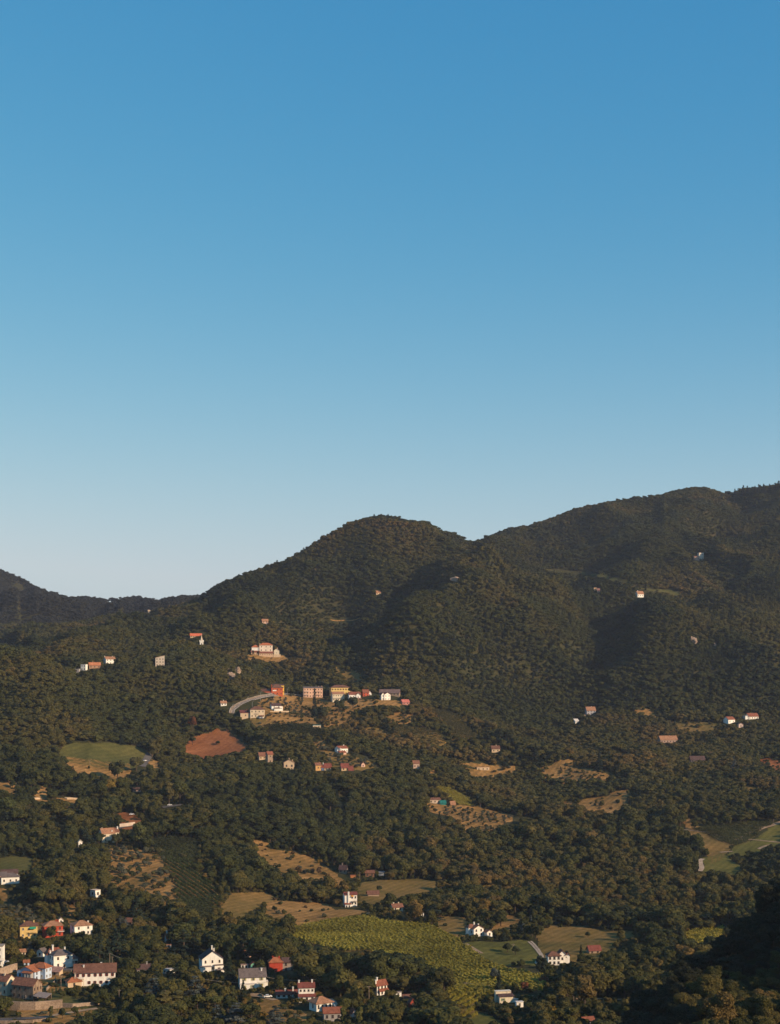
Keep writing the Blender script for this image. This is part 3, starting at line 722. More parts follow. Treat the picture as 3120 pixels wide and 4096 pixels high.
def chimney(root, x, y, z, h, wall, s=0.65):
    mb = MB(); mb.box(x-s/2, x+s/2, y-s/2, y+s/2, z-1.6, z+h)
    mb.box(x-s/2-0.12, x+s/2+0.12, y-s/2-0.12, y+s/2+0.12, z+h, z+h+0.15)
    for sx in (-1, 1):
        for sy in (-1, 1): mb.box(x+sx*s*0.4-0.06, x+sx*s*0.4+0.06, y+sy*s*0.4-0.06, y+sy*s*0.4+0.06, z+h+0.15, z+h+0.4)
    mb.box(x-s/2-0.15, x+s/2+0.15, y-s/2-0.15, y+s/2+0.15, z+h+0.4, z+h+0.52)
    mb.build('chimney', wallmat(wall), root)
def balcony(root, x0, x1, y, z, depth=1.3, col=WHITE, rail=None):
    mb = MB(); mb.box(x0, x1, y-depth, y-0.01, z-0.18, z)
    mb.build('balcony', wallmat(col), root)
    rb = MB(); n = max(2, int((x1-x0)/0.35))
    rb.box(x0, x1, y-depth, y-depth+0.06, z+0.92, z+1.0)
    for k in range(n+1):
        x = x0 + (x1-x0)*k/n; rb.box(x-0.025, x+0.025, y-depth+0.01, y-depth+0.05, z, z+0.92)
    rb.build('railing', plain(rail or (0.3, 0.27, 0.24)), root)

def H(name, label, x0, x1, yt, yb, th, ratio, roof, rfrac, wall, roofc, wf=None, wl=None, wr=None, chim=(), cat='house', group=None, extra=None, vis=None, **kw):
    """a building whose outline spans photo columns x0..x1 and rows yt..yb; th turns its front to the right, ratio = depth / width"""
    p = hit((x0 + x1)/2, yb); mpp = p[1]/F; a = math.radians(th)
    w = (x1 - x0)*mpp/(math.cos(a) + ratio*abs(math.sin(a))); dep = w*ratio
    tot = (yb - yt)*mpp; rh = tot*rfrac; h = tot - rh
    p = p + np.array([0, (w*abs(math.sin(a)) + dep*math.cos(a))/2, 0])
    root = empty(name, (p[0], p[1], p[2]), a, label, cat, group)
    if roof in ('hip', 'gx'): rh = max(rh - 0.0, 0.5)
    block(root, (0, 0), w, dep, 0.0, h, roof, rh, wall, roofc, wf, wl, wr, **kw)
    for cx_, cy_, ch in chim:
        if roof == 'gy': zr = h + rh*(1 - abs(cx_)*2)
        elif roof == 'gx': zr = h + rh*(1 - abs(cy_)*2)
        elif roof == 'hip': zr = h + rh*(1 - max(abs(cx_), abs(cy_))*1.5)
        else: zr = h
        chimney(root, cx_*w, cy_*dep, zr, ch, WHITE if wall in (WHITE,) else wall)
    if extra: extra(root, w, dep, h, rh)
    HOUSES.append((label, root, p[0], p[1], p[2], max(w, dep)/2))
    r_ = 0.5*math.hypot(w, dep)
    HBOX.append((x0, x1, yt, vis or yb, p[1], p[0], r_))
    return root

# --- the hamlet at the lower left
def ex(root, w, dep, h, rh):
    mb = MB(); z = h - 0.5; x0_, x1_ = w*0.05, w*0.42; y = -dep/2
    mb.hexa([(x0_, y-1.5, z-1.1), (x1_, y-1.5, z-1.1), (x1_, y-0.02, z-0.1), (x0_, y-0.02, z-0.1), (x0_, y-1.5, z-1.04), (x1_, y-1.5, z-1.04), (x1_, y-0.02, z-0.04), (x0_, y-0.02, z-0.04)])
    mb.build('awning', plain((0.02, 0.28, 0.17), 0.8, 0.15), root)
    balcony(root, w*0.0, w*0.45, -dep/2, h*0.48, 1.5, YELLOW)
H('house', 'yellow two-storey house with a green awning on its front', 67, 146, 3690, 3756, 14, 0.8, 'hip', 0.24, YELLOW, R_BROWN, (3, 2), (2, 2), chim=((-0.25, 0.1, 0.8), (0.3, 0.0, 1.0)), extra=ex, vis=3748, skip=((2, 1),))
def ex(root, w, dep, h, rh):
    balcony(root, w*0.2, w*0.55, -dep/2, h*0.5, 1.4, WHITE, (0.6, 0.57, 0.5))
H('house', 'dark red house with a tan hipped roof, right of the yellow one', 155, 246, 3691, 3752, 22, 0.8, 'hip', 0.26, REDW, R_TAN, (3, 2), (2, 2), chim=((0.2, 0.05, 0.9), (0.32, 0.1, 1.1)), extra=ex, dark=True, vis=3745)
H('house', 'white cube-like house with a pyramid tile roof, beside the tall dark spruce', 269, 363, 3691, 3746, 28, 0.85, 'hip', 0.30, WHITE, R_TAN, (2, 2), (1, 2), chim=((0.35, -0.1, 0.5),), dark=True, vis=3738)
def ex(root, w, dep, h, rh):
    block(root, (w*0.62, dep*0.08), w*0.42, dep*0.8, 0, h*0.62, 'hip', rh*0.9, WHITE, R_GREY, (2, 1), names=('wall', 'roof'), shut=(0.2, 0.14, 0.09), dark=True, skip=())
    block(root, (-w*0.18, dep*0.75), w*0.9, dep*0.6, 0, h*0.95, 'hip', rh*1.2, WHITE, R_RED)
    for y_ in (-0.25, 0.2):
        mb = MB(); mb.box(w*0.93, w*1.0, dep*y_, dep*y_+0.4, -1, h*0.55); mb.build('porch_post', plain((0.25, 0.13, 0.08)), root)
    chimney(root, -w*0.3, dep*0.6, h + rh*1.1, 1.3, WHITE, 0.8); chimney(root, w*0.25, dep*0.2, h + rh*0.7, 1.2, WHITE)
    chimney(root, -w*0.5, dep*0.3, h + rh*0.2, 1.0, WHITE)
H('house', 'white villa with low grey hip roofs and brown shuttered windows in the hamlet', 186, 282, 3806, 3877, 30, 0.75, 'hip', 0.25, WHITE, R_GREY, (2, 2), (2, 2), extra=ex, dark=True, door=0.06, skip=((1, 0),))
H('house', 'small white house with an open gable, half hidden behind the villa', 143, 184, 3797, 3830, -25, 0.9, 'gy', 0.35, WHITE, R_GREY, (1, 1), dark=True, vis=3822)
def ex(root, w, dep, h, rh):
    block(root, (w*0.40, dep*0.55), w*0.75, dep*0.75, 0, h*1.25, 'hip', rh*1.0, BLUEW, R_ORANGE, (2, 2), None, (2, 2))
    block(root, (w*0.18, -dep*0.62), w*0.5, dep*0.25, 0, h*0.9, 'shed', 0.5, GREYW, R_ORANGE, None)
    for k in range(3):
        mb = MB(); mb.box(w*(0.1+0.16*k)-0.12, w*(0.1+0.16*k)+0.12, -dep*0.80, -dep*0.78, -1, h*0.8); mb.build('porch_post', wallmat(WHITE), root)
H('house', 'pale blue house under two orange tile roofs', 60, 160, 3872, 3926, -22, 0.7, 'gy', 0.32, BLUEW, R_ORANGE, (3, 1), None, (2, 2), extra=ex, dark=True)
def ex(root, w, dep, h, rh):
    balcony(root, -w*0.5, -w*0.27, -dep/2, h*0.55, 1.4, CREAM)
    balcony(root, w*0.36, w*0.5, -dep/2, h*0.55, 1.4, CREAM, (0.35, 0.1, 0.06))
    mb = MB(); mb.box(-w*0.5+0.05, -w*0.5+0.35, -dep/2-1.35, -dep/2-1.05, 0, h); mb.build('pillar', wallmat(CREAM), root)
    mb = MB(); mb.box(-w*0.27-0.3, -w*0.27, -dep/2-1.35, -dep/2-1.05, 0, h*0.55); mb.build('pillar', wallmat(CREAM), root)
H('house', 'long white block of flats with a row of dark red shutters under a brown roof', 287, 456, 3866, 3950, 10, 0.42, 'gx', 0.30, WHITE, R_BROWN, (7, 2), (2, 2), chim=((-0.28, -0.2, 0.7), (0.15, 0.1, 0.7)), extra=ex, shut=(0.22, 0.03, 0.025), dark=True, skip=((0, 0), (1, 0)), ww=0.8, wh=1.5, ov=0.8)
H('outbuilding', 'small stone outbuilding with an orange pyramid roof left of the long white flats', 253, 322, 3917, 3953, 25, 0.8, 'hip', 0.40, BEIGE, R_ORANGE, (1, 1), None, dark=True, cat='outbuilding')
H('farmhouse', 'old brown stone farmhouse with a weathered roof above the retaining wall', 36, 156, 3924, 4003, -24, 0.55, 'gx', 0.30, STONE, R_OLD, (4, 2), None, (3, 2), dark=True, ww=0.7, wh=1.2, skip=((3, 1),), ov=0.3, door=0.12, stain=0.45)
H('house', 'beige house with dark windows cut off by the left edge, by the stone farmhouse', -60, 50, 3906, 3984, -24, 0.6, 'gx', 0.28, CREAM, R_OLD, (4, 2), None, (1, 2), chim=((0.2, -0.1, 0.7),), dark=True, ww=0.8, ov=0.3)
def ex(root, w, dep, h, rh): balcony(root, w*0.1, w*0.6, -dep/2, h*0.35, 1.5, WHITE)
H('house', 'tall white house showing only a sliver at the left edge', -60, 9, 3783, 3870, 5, 0.8, 'flat', 0.05, WHITE, (0.3, 0.25, 0.2), (3, 3), extra=ex)
# lean-to beside the farmhouse: roof on posts
p = hit(164, 4006); lt = empty('lean_to_shed', tuple(p + np.array([0, 2.5, 0])), math.radians(-24), 'open lean-to shed with a grey sheet roof against the stone farmhouse', 'shed')
mb = MB(); mb.slab([(-4, -2.5, 2.2), (4.2, -2.5, 1.9), (4.2, 2.5, 3.3), (-4, 2.5, 3.6)], 0.15); mb.build('roof', plain((0.25, 0.21, 0.19), 0.7), lt)
for x in (-3.7, 0, 3.8):
    mb = MB(); mb.box(x-0.12, x+0.12, -2.3, -2.06, -2, 1.95); mb.build('post', M_WOOD, lt)
mb = MB(); mb.box(-4, 4, 2.2, 2.45, -2, 3.2); mb.build('back_wall', wallmat(STONE), lt)
HOUSES.append(('x', lt, *p, 4)); HBOX.append((136, 192, 3975, 4004, p[1], p[0], 4))
def ex(root, w, dep, h, rh):
    block(root, (-w*0.36, -dep*0.66), w*0.5, dep*0.28, 0, h*0.45, 'flat', 0, WHITE, (0.25, 0.2, 0.18))
    block(root, (w*0.28, -dep*0.58), w*0.42, dep*0.3, 0, h*0.50, 'flat', 0, WHITE, (0.12, 0.09, 0.085), (1, 1), ww=1.6, wh=1.2)
    block(root, (w*0.32, -dep*0.90), w*0.36, dep*0.3, 0, h*0.22, 'flat', 0, WHITE, (0.25, 0.2, 0.18))
H('house', 'tall white house with a broad front gable and two tall chimneys', 788, 889, 3808, 3890, 18, 0.8, 'gy', 0.36, WHITE, R_DARK, (3, 2), (1, 2), chim=((0.06, 0.1, 2.2), (0.16, 0.15, 1.4)), extra=ex, dark=True, ww=0.8, vis=3885)
def ex(root, w, dep, h, rh):
    block(root, (-w*0.2, -dep*0.62), w*0.62, dep*0.26, 0, h*0.42, 'flat', 0, WHITE, (0.6, 0.55, 0.5), (2, 1), shut=(0.35, 0.36, 0.12))
    block(root, (w*0.5, -dep*0.2), w*0.16, dep*0.5, 0, h*0.5, 'flat', 0, WHITE, (0.6, 0.55, 0.5))
H('house', 'white house with yellow-green shutters under a slate grey roof', 948, 1062, 3884, 3958, 12, 0.55, 'gx', 0.36, WHITE, R_GREY, (3, 2), (1, 2), chim=((0.35, -0.15, 0.9),), extra=ex, shut=(0.38, 0.36, 0.10), vis=3950)
H('house', 'white box house with one dark window, in shade among the orchard trees', 356, 398, 3561, 3592, -40, 0.8, 'flat', 0.08, WHITE, (0.6, 0.5, 0.42), (1, 1), None, (1, 1), dark=True, ww=1.6, wh=1.8, vis=3586)
def ex(root, w, dep, h, rh):
    block(root, (-w*0.55, dep*0.1), w*0.7, dep*0.9, 0, h*1.2, 'gx', rh*0.9, PINK, R_GREY, (2, 2), dark=True)
    block(root, (0, dep*0.6), w*0.9, dep*0.6, 0, h*1.35, 'gx', rh, WHITE, R_DARK)
H('house', 'white and pink house with grey roofs at the left edge below the green field', -10, 72, 3497, 3540, 18, 0.7, 'hip', 0.3, WHITE, R_GREY, (3, 1), extra=ex, dark=True)
H('house', 'little house showing a bright red tile roof among cedars', 656, 686, 3736, 3775, 30, 0.9, 'gx', 0.42, WHITE, R_ORANGE, (2, 1), chim=((-0.3, 0, 0.7),), vis=3756)
H('garden_hut', 'pale green garden hut with a red roof behind the grey roofed house', 998, 1023, 3851, 3878, 20, 0.8, 'gy', 0.3, (0.16, 0.42, 0.30), R_MAR, (1, 1), cat='hut', dark=True, vis=3873)
H('garden_hut', 'small white garden shed beside the pale green hut', 962, 992, 3860, 3877, 10, 0.5, 'flat', 0.1, WHITE, (0.3, 0.2, 0.16), (2, 1), cat='shed', dark=True, vis=3874)
H('house', 'grey roofed low house peeping out above the cedar, left of the white gabled house', 540, 600, 3862, 3898, 15, 0.6, 'gx', 0.4, GREYW, R_DARK, (2, 1), chim=((0.25, 0, 0.9),), vis=3880)
H('garden_wall_house', 'low flat white annex between cedars left of the white gabled house', 648, 700, 3876, 3894, 8, 0.4, 'flat', 0.15, WHITE, (0.5, 0.45, 0.4), (3, 1), cat='annex', dark=True, ww=0.7, wh=0.8, vis=3888)
H('shed', 'pinkish sloping shed roof just below the hamlet lane', 196, 246, 3878, 3906, -20, 0.6, 'shed', 0.4, BEIGE, (0.42, 0.25, 0.2), (1, 1), cat='shed', dark=True, vis=3902)
H('house', 'small white house half hidden uphill of the dark red house', 228, 252, 3671, 3698, 25, 0.8, 'gy', 0.35, WHITE, R_TAN, (1, 1), dark=True, vis=3690)
H('house', 'little cream house among trees at the left, below the yellow house', 70, 100, 3800, 3822, 20, 0.8, 'gx', 0.35, CREAM, R_TAN, (2, 1), dark=True, vis=3816)
H('garage', 'low white garage beside the lane above the blue house', 92, 116, 3846, 3866, 15, 0.7, 'shed', 0.25, BLUEW, R_ORANGE, (1, 1), cat='garage', dark=True, vis=3862)
H('house', 'small greyish house peeping through pines above the green garden hut', 975, 1006, 3800, 3832, 10, 0.7, 'gx', 0.35, PINK, R_OLD, (2, 1), dark=True, vis=3820)
H('house', 'grey stone house lying in tree shade above the silver cedars', 498, 536, 3676, 3702, -20, 0.7, 'gx', 0.45, STONE, R_OLD, (2, 1), dark=True, vis=3694)
H('hut', 'tiny white hut between the little red roof and the lawn', 664, 684, 3780, 3796, 10, 0.7, 'flat', 0.15, WHITE, R_TAN, (1, 1), cat='hut', dark=True, vis=3792)
# --- lower middle
def ex(root, w, dep, h, rh):
    block(root, (w*0.98, dep*0.02), w*0.95, dep*0.9, 0, h*0.97, 'gx', rh*0.85, (0.33, 0.27, 0.23), R_DARK, (2, 2), dark=True)  # right half of the red house: tree shade put into wall and roof colour
H('house', 'bright red house with an orange roof and a wing coloured grey for tree shade', 1070, 1130, 3835, 3890, 10, 0.8, 'hip', 0.3, (0.46, 0.065, 0.035), R_ORANGE, (2, 1), chim=((-0.2, 0.1, 0.8), (0.28, 0.1, 0.9)), extra=ex, dark=True, vis=3885, skip=((0, 0), (1, 0)))
HBOX.append((1130, 1195, 3838, 3885, HBOX[-1][4], HBOX[-1][5] + 8, 8))
def ex(root, w, dep, h, rh):
    block(root, (0.15, -dep*0.68), w*1.02, dep*0.32, 0, h*0.40, 'shed', 0.7, PINK if False else WHITE, R_MAR, (3, 1), dark=True)
H('house', 'white house of two storeys with a maroon roof and a lower porch roof', 1189, 1257, 3936, 4006, 8, 0.7, 'gx', 0.2, WHITE, R_MAR, (4, 2), chim=((0.38, 0, 1.0), (-0.46, 0, 0.9)), extra=ex, dark=True, ww=0.8, wh=0.9, vis=4000)
def ex(root, w, dep, h, rh):
    block(root, (w*0.72, dep*0.12), w*0.36, dep*0.7, 0, h*1.1, 'gx', rh*0.9, WHITE, R_MAR, (1, 1), dark=True)
    chimney(root, w*0.62, 0, h*1.1 + rh, 1.0, WHITE)
H('house', 'long low white bungalow with a maroon roof left of the porch house', 1102, 1165, 3966, 3994, 6, 0.6, 'gx', 0.42, WHITE, R_MAR, (3, 1), chim=((0.1, -0.1, 0.9),), extra=ex, dark=True, ww=1.4, wh=0.8, vis=3988)
H('house', 'single-storey white house with a wide brown hipped roof and deep eaves', 1234, 1327, 3996, 4048, 32, 0.85, 'hip', 0.36, WHITE, R_TAN, (4, 1), (1, 1), dark=True, wh=1.9, ov=1.0, ww=0.9)
H('house', 'grey walled house with a rusty red roof under the brown hipped one', 1290, 1366, 4037, 4088, 8, 0.6, 'gx', 0.32, GREYW, R_RED, (3, 1), dark=True, vis=4080)
H('house', 'small house with a lit white gable between two slim poplars', 1398, 1426, 4039, 4070, 35, 1.0, 'gy', 0.4, WHITE, R_RED, (1, 1), vis=4060)
def ex(root, w, dep, h, rh):
    block(root, (w*0.1, -dep*0.62), w*0.8, dep*0.26, 0, h*0.45, 'shed', 0.7, WHITE, R_RED, (2, 1), dark=True)
H('house', 'white house with a red tile roof and tall chimney by the wooden pole', 1491, 1548, 3927, 3984, 35, 0.6, 'gx', 0.28, WHITE, R_RED, (3, 2), (1, 1), chim=((-0.3, 0.0, 1.2), (-0.55, -0.3, 1.4)), extra=ex, dark=True, vis=3976)
H('barn', 'small red barn with an arched-looking roof at the dirt yard', 1633, 1660, 3996, 4032, 25, 0.9, 'gy', 0.35, (0.30, 0.06, 0.035), R_RED, (1, 1), cat='barn', dark=True, vis=4028)
H('shed', 'white tool shed with a flat roof right of the house by the pole', 1578, 1606, 3968, 3988, 10, 0.5, 'flat', 0.15, WHITE, (0.25, 0.2, 0.18), (1, 1), cat='shed')
H('shed', 'brown roofed open shed above the dirt yard', 1612, 1650, 3985, 4000, 10, 0.4, 'shed', 0.3, STONE, R_OLD, None, cat='shed')
def ex(root, w, dep, h, rh):
    block(root, (-w*0.1, dep*0.4), w*1.1, dep*0.5, 0, h*1.55, 'flat', 0, CREAM, (0.6, 0.55, 0.45))
    block(root, (w*0.65, -dep*0.25), w*0.4, dep*0.4, 0, h*0.5, 'flat', 0, WHITE, (0.6, 0.55, 0.5))
H('house', 'cream house with one green window at the foot of the dark fir', 1990, 2054, 3980, 4014, 12, 0.7, 'shed', 0.22, CREAM, R_DARK, (2, 1), chim=((0.2, 0.2, 1.6),), extra=ex, shut=(0.10, 0.25, 0.06), skip=((1, 0),), wh=1.2)
H('shed', 'flat white garage at the corner of the cream house, lowest on the right', 2062, 2094, 4008, 4032, 15, 0.6, 'flat', 0.15, WHITE, (0.6, 0.56, 0.5), (1, 1), cat='garage')
def ex(root, w, dep, h, rh):
    block(root, (-w*0.35, dep*0.5), w*0.8, dep*0.7, 0, h*1.1, 'hip', rh*0.8, WHITE, R_OLD)
    chimney(root, -w*0.1, dep*0.4, h + rh, 1.0, WHITE)
H('farmhouse', 'white farmhouse with a gable front beyond the big vineyard', 1880, 1936, 3704, 3748, 28, 0.7, 'gy', 0.3, WHITE, R_OLD, (2, 2), (1, 1), chim=((0.2, 0.1, 0.8),), extra=ex, dark=True, vis=3744)
H('outbuilding', 'small white gabled annex standing right of the vineyard farmhouse', 1938, 1970, 3722, 3749, 28, 0.8, 'gy', 0.28, WHITE, R_OLD, (1, 1), dark=True, cat='annex')
def ex(root, w, dep, h, rh):
    block(root, (-w*0.27, -dep*0.62), w*0.44, dep*0.3, -1.5, h*0.42, 'shed', 0.6, WHITE, R_RED, (2, 1), dark=True)
    mb = MB(); mb.box(-w*0.26, -w*0.14, -dep/2-0.7, -dep/2-0.01, -1, h + rh + 0.9); mb.build('chimney_breast', wallmat(WHITE), root)
    mb = MB(); mb.hexa([(w*0.02, -dep/2-1.2, h-1.4), (w*0.2, -dep/2-1.2, h-1.4), (w*0.2, -dep/2-0.02, h-0.4), (w*0.02, -dep/2-0.02, h-0.4), (w*0.02, -dep/2-1.2, h-1.35), (w*0.2, -dep/2-1.2, h-1.35), (w*0.2, -dep/2-0.02, h-0.35), (w*0.02, -dep/2-0.02, h-0.35)])
    mb.build('awning', plain((0.6, 0.27, 0.05)), root)
    balcony(root, w*0.05, w*0.48, -dep/2, h*0.45, 1.6, STONE)
H('house', 'tall white house alone on the dry slope, outside chimney and orange awning', 1371, 1428, 3573, 3628, 12, 0.75, 'gx', 0.14, WHITE, R_MAR, (4, 2), None, extra=ex, dark=True, skip=((0, 0), (0, 1), (1, 0), (1, 1)))
H('cottage', 'grey roofed cottage with a chimney at the top of the dry slope', 1356, 1393, 3464, 3497, -20, 0.7, 'gx', 0.45, STONE, R_DARK, (2, 1), None, (1, 1), chim=((-0.2, 0, 1.2),), dark=True, cat='cottage', vis=3490)
H('shed', 'brown timber shed with an open front above the hill meadow', 1460, 1497, 3487, 3510, 5, 0.6, 'shed', 0.3, (0.2, 0.11, 0.07), R_OLD, (2, 1), cat='shed', dark=True)
H('shed', 'white metal shed above the hill meadow, right of the timber one', 1513, 1537, 3489, 3507, -15, 0.7, 'shed', 0.15, (0.55, 0.53, 0.5), (0.3, 0.28, 0.27), None, cat='shed')
H('shed', 'low orange hut in front of the timber shed', 1401, 1424, 3500, 3512, 5, 0.5, 'flat', 0.2, (0.45, 0.18, 0.07), R_ORANGE, None, cat='hut')
H('house', 'low house with a lit white gable buried in trees above the big vineyard', 1562, 1612, 3619, 3646, 20, 0.7, 'gx', 0.4, CREAM, R_OLD, (2, 1), chim=((-0.3, 0.1, 0.9), (0.2, 0.1, 0.9)), dark=True, vis=3637)
H('shrine', 'little white wayside shrine with a pointed top above the big vineyard', 1682, 1695, 3648, 3668, 15, 0.9, 'hip', 0.45, WHITE, WHITE, (1, 1), cat='shrine', ww=0.6, wh=1.0, ov=0.15, vis=3663)
H('shed', 'low brown roofed shed on the hill meadow beside a small tree', 1466, 1516, 3567, 3588, 12, 0.6, 'gx', 0.5, STONE, R_BROWN, None, cat='shed')
# --- right middle
def ex(root, w, dep, h, rh):
    block(root, (w*0.75, dep*0.45), w*0.6, dep*0.8, 0, h*1.05, 'gy', rh*1.0, WHITE, R_RED, (1, 1), None, (1, 2), dark=True)
    block(root, (w*1.15, dep*0.3), w*0.35, dep*0.5, 0, h*0.95, 'gy', rh*0.6, WHITE, R_RED)
H('villa', 'white villa with a brown hipped roof and dark upper windows beside cypresses', 2187, 2244, 3812, 3864, 8, 0.8, 'hip', 0.28, WHITE, R_BROWN, (3, 2), (1, 2), extra=ex, dark=True, ww=1.2, wh=1.5, cat='villa', vis=3856)
HBOX.append((2244, 2284, 3808, 3845, HBOX[-1][4], HBOX[-1][5] + 8, 7))
H('barn', 'maroon roofed barn at the wood edge below the river meadow', 2350, 2405, 3788, 3818, 15, 0.6, 'gx', 0.5, STONE, R_MAR, (2, 1), cat='barn', dark=True, vis=3806)
H('house', 'house at the very bottom showing only a red roof and pale gable', 2326, 2380, 4073, 4098, 20, 0.6, 'gx', 0.5, WHITE, R_RED, (2, 1), vis=4090)
# --- left middle
def ex(root, w, dep, h, rh):
    block(root, (w*0.62, dep*0.1), w*0.55, dep*0.8, 0, h*1.08, 'gx', rh*0.8, CREAM, R_OLD, (2, 2), None, (1, 2), dark=True)
    chimney(root, w*0.85, dep*0.0, h*1.08 + rh*0.7, 1.1, WHITE, 0.9); chimney(root, w*0.3, -dep*0.35, h + rh*0.2, 0.9, WHITE)
H('farmhouse', 'long farmhouse with a reddish roof and cream gables behind two round trees', 386, 455, 3318, 3374, 30, 0.9, 'gx', 0.32, CREAM, R_TAN, (2, 2), (2, 2), chim=((-0.35, 0.1, 0.9),), extra=ex, dark=True, vis=3360)
HBOX.append((455, 496, 3320, 3362, HBOX[-1][4], HBOX[-1][5] + 8, 7))
H('shrine', 'small cream chapel-like hut with a pale front left of the farmhouse', 308, 328, 3360, 3389, 25, 0.9, 'gy', 0.25, WHITE, CREAM, (1, 1), cat='hut', ww=0.6, wh=1.6)
H('garden_hut', 'pinkish low hut hidden under the big cedar by the stubble field', 528, 565, 3152, 3170, 10, 0.5, 'gx', 0.4, PINK, R_DARK, (2, 1), cat='hut', vis=3165)
# --- the left ridge
H('hut', 'tiny pale stone hut high on the left wooded ridge', 590, 601, 2440, 2454, 20, 0.9, 'shed', 0.2, BEIGE, BEIGE, (1, 1), cat='hut', ww=0.8, wh=0.9, dark=True, vis=2450)
H('house', 'long low building with an orange-red roof behind the church tower', 758, 806, 2535, 2550, 12, 0.35, 'gx', 0.55, BEIGE, (0.62, 0.16, 0.08), (5, 1), dark=True, vis=2544)
H('house', 'white house with a grey roof on the left ridge, shaded end wall', 409, 458, 2627, 2657, 32, 0.7, 'gx', 0.3, WHITE, R_TAN, (3, 2), (1, 2), chim=((0.35, 0.1, 0.8), (-0.5, 0, 0.6)), dark=True, ww=0.9, wh=1.2, vis=2650)
H('house', 'orange-brown house with a pointed chimney on the left ridge', 351, 400, 2650, 2675, 15, 0.5, 'gx', 0.4, (0.4, 0.24, 0.15), (0.5, 0.2, 0.1), (3, 1), None, chim=((-0.15, 0, 1.8),), dark=True, vis=2668)
H('house', 'white terraced block left of the orange-brown house on the left ridge', 322, 347, 2656, 2684, -15, 0.8, 'flat', 0.1, WHITE, (0.4, 0.38, 0.36), (2, 2), dark=True, vis=2677)
H('shed', 'grey flat roofed shed lowest of the left ridge buildings', 297, 318, 2674, 2692, -10, 0.7, 'flat', 0.2, GREYW, (0.55, 0.55, 0.55), (1, 1), cat='shed', dark=True, vis=2686)
H('house', 'tall narrow three-storey house with a pale window wall on the left ridge', 616, 657, 2622, 2666, 12, 0.8, 'shedl', 0.2, (0.55, 0.47, 0.38), R_TAN, (3, 3), None, dark=True, ww=1.0, wh=1.4, vis=2656)
H('cottage', 'tiny white cottage with a pink roof left of the curved road', 879, 906, 2808, 2827, 15, 0.7, 'gx', 0.4, WHITE, R_TAN, (2, 1), cat='cottage', chim=((0, 0, 0.8),), dark=True, vis=2824)
# --- the village on the saddle
def ex(root, w, dep, h, rh):
    block(root, (-w*0.85, dep*0.05), w*1.0, dep*0.9, 0, h*0.55, 'shed', 2.6, (0.5, 0.1, 0.05), R_BROWN, (4, 1), dark=True, ww=1.4)
    balcony(root, -w*1.25, -w*0.52, -dep*0.45, h*0.3, 1.5, WHITE)
    block(root, (w*0.20, dep*1.05), w*1.05, dep*0.75, 1.5, h*1.15, 'gx', 1.2, (0.80, 0.50, 0.10), R_DARK, (6, 2), None, dark=True, ww=0.9)
    mb = MB(); mb.box(-w*0.5-0.6, -w*0.5+0.0, -dep*0.52, -dep*0.45, -1, h + rh); mb.build('chimney_breast', wallmat(REDW), root)
    mb = MB(); mb.box(-w*0.42, -w*0.08, -dep/2-0.3, -dep/2-0.02, h*0.58, h*0.72); mb.build('sign_board', wallmat(WHITE), root)
H('inn', 'orange-red inn with a maroon hipped roof and yellow rear block on the curved road', 1080, 1131, 2738, 2783, 12, 0.75, 'hip', 0.30, (0.50, 0.12, 0.05), R_BROWN, (3, 2), None, extra=ex, dark=True, cat='inn')
HBOX.append((1046, 1150, 2736, 2779, HBOX[-1][4] + 10, HBOX[-1][5], 12)); HBOX.append((1040, 1085, 2750, 2785, HBOX[-1][4] - 8, HBOX[-1][5] - 18, 9))
def ex(root, w, dep, h, rh):
    for k in (1, 2): balcony(root, w*0.05, w*0.4, -dep/2, h*k/3.2, 1.3, PINK); balcony(root, -w*0.45, -w*0.2, -dep/2, h*k/3.2, 1.3, WHITE)
H('apartment_house', 'pink apartment house with a flat grey roof behind a tall dark tree', 1209, 1290, 2748, 2792, 10, 0.4, 'gx', 0.10, (0.74, 0.46, 0.32), R_GREY, (7, 3), (2, 3), chim=((0.3, 0, 0.5), (0.48, 0, 0.8)), extra=ex, dark=True, ww=1.0, wh=1.3, cat='apartment house', vis=2787)
H('apartment_house', 'large yellow village house with a long brown hipped roof', 1316, 1400, 2741, 2782, 14, 0.5, 'hip', 0.24, (0.74, 0.53, 0.20), R_BROWN, (7, 2), (2, 2), shut=(0.16, 0.08, 0.04), dark=True, ww=0.9, wh=1.6, cat='apartment house', vis=2775)
def ex(root, w, dep, h, rh): balcony(root, -w*0.45, w*0.45, -dep/2, h*0.42, 1.3, CREAM)
H('apartment_house', 'cream village block with a full-width balcony in front of the yellow house', 1323, 1377, 2768, 2807, 16, 0.55, 'gx', 0.22, CREAM, R_TAN, (5, 2), None, chim=((-0.1, 0.1, 0.6), (0.2, 0.2, 0.6)), extra=ex, dark=True, ww=0.9, wh=1.3, cat='apartment house', vis=2802)
def ex(root, w, dep, h, rh):
    block(root, (w*0.1, -dep*0.6), w*0.9, dep*0.35, -1, h*0.4, 'shed', 0.6, PINK, R_RED, (3, 1), dark=True)
    block(root, (w*0.28, -dep*0.4), w*0.36, dep*0.4, 0, h*0.9, 'gy', rh*0.8, WHITE, R_RED, (1, 1), dark=True)
H('house', 'small white village house with a central gable and red roof, mid row', 1391, 1442, 2770, 2800, 12, 0.6, 'gx', 0.32, WHITE, R_RED, (4, 1), (1, 1), chim=((0.35, 0.1, 0.6), (-0.4, 0.1, 0.6)), extra=ex, dark=True, ww=0.9, wh=1.2, vis=2795)
def ex(root, w, dep, h, rh):
    block(root, (w*0.7, dep*0.1), w*0.55, dep*0.8, 0, h*0.85, 'gy', rh*0.8, WHITE, R_RED, (1, 1), dark=True)
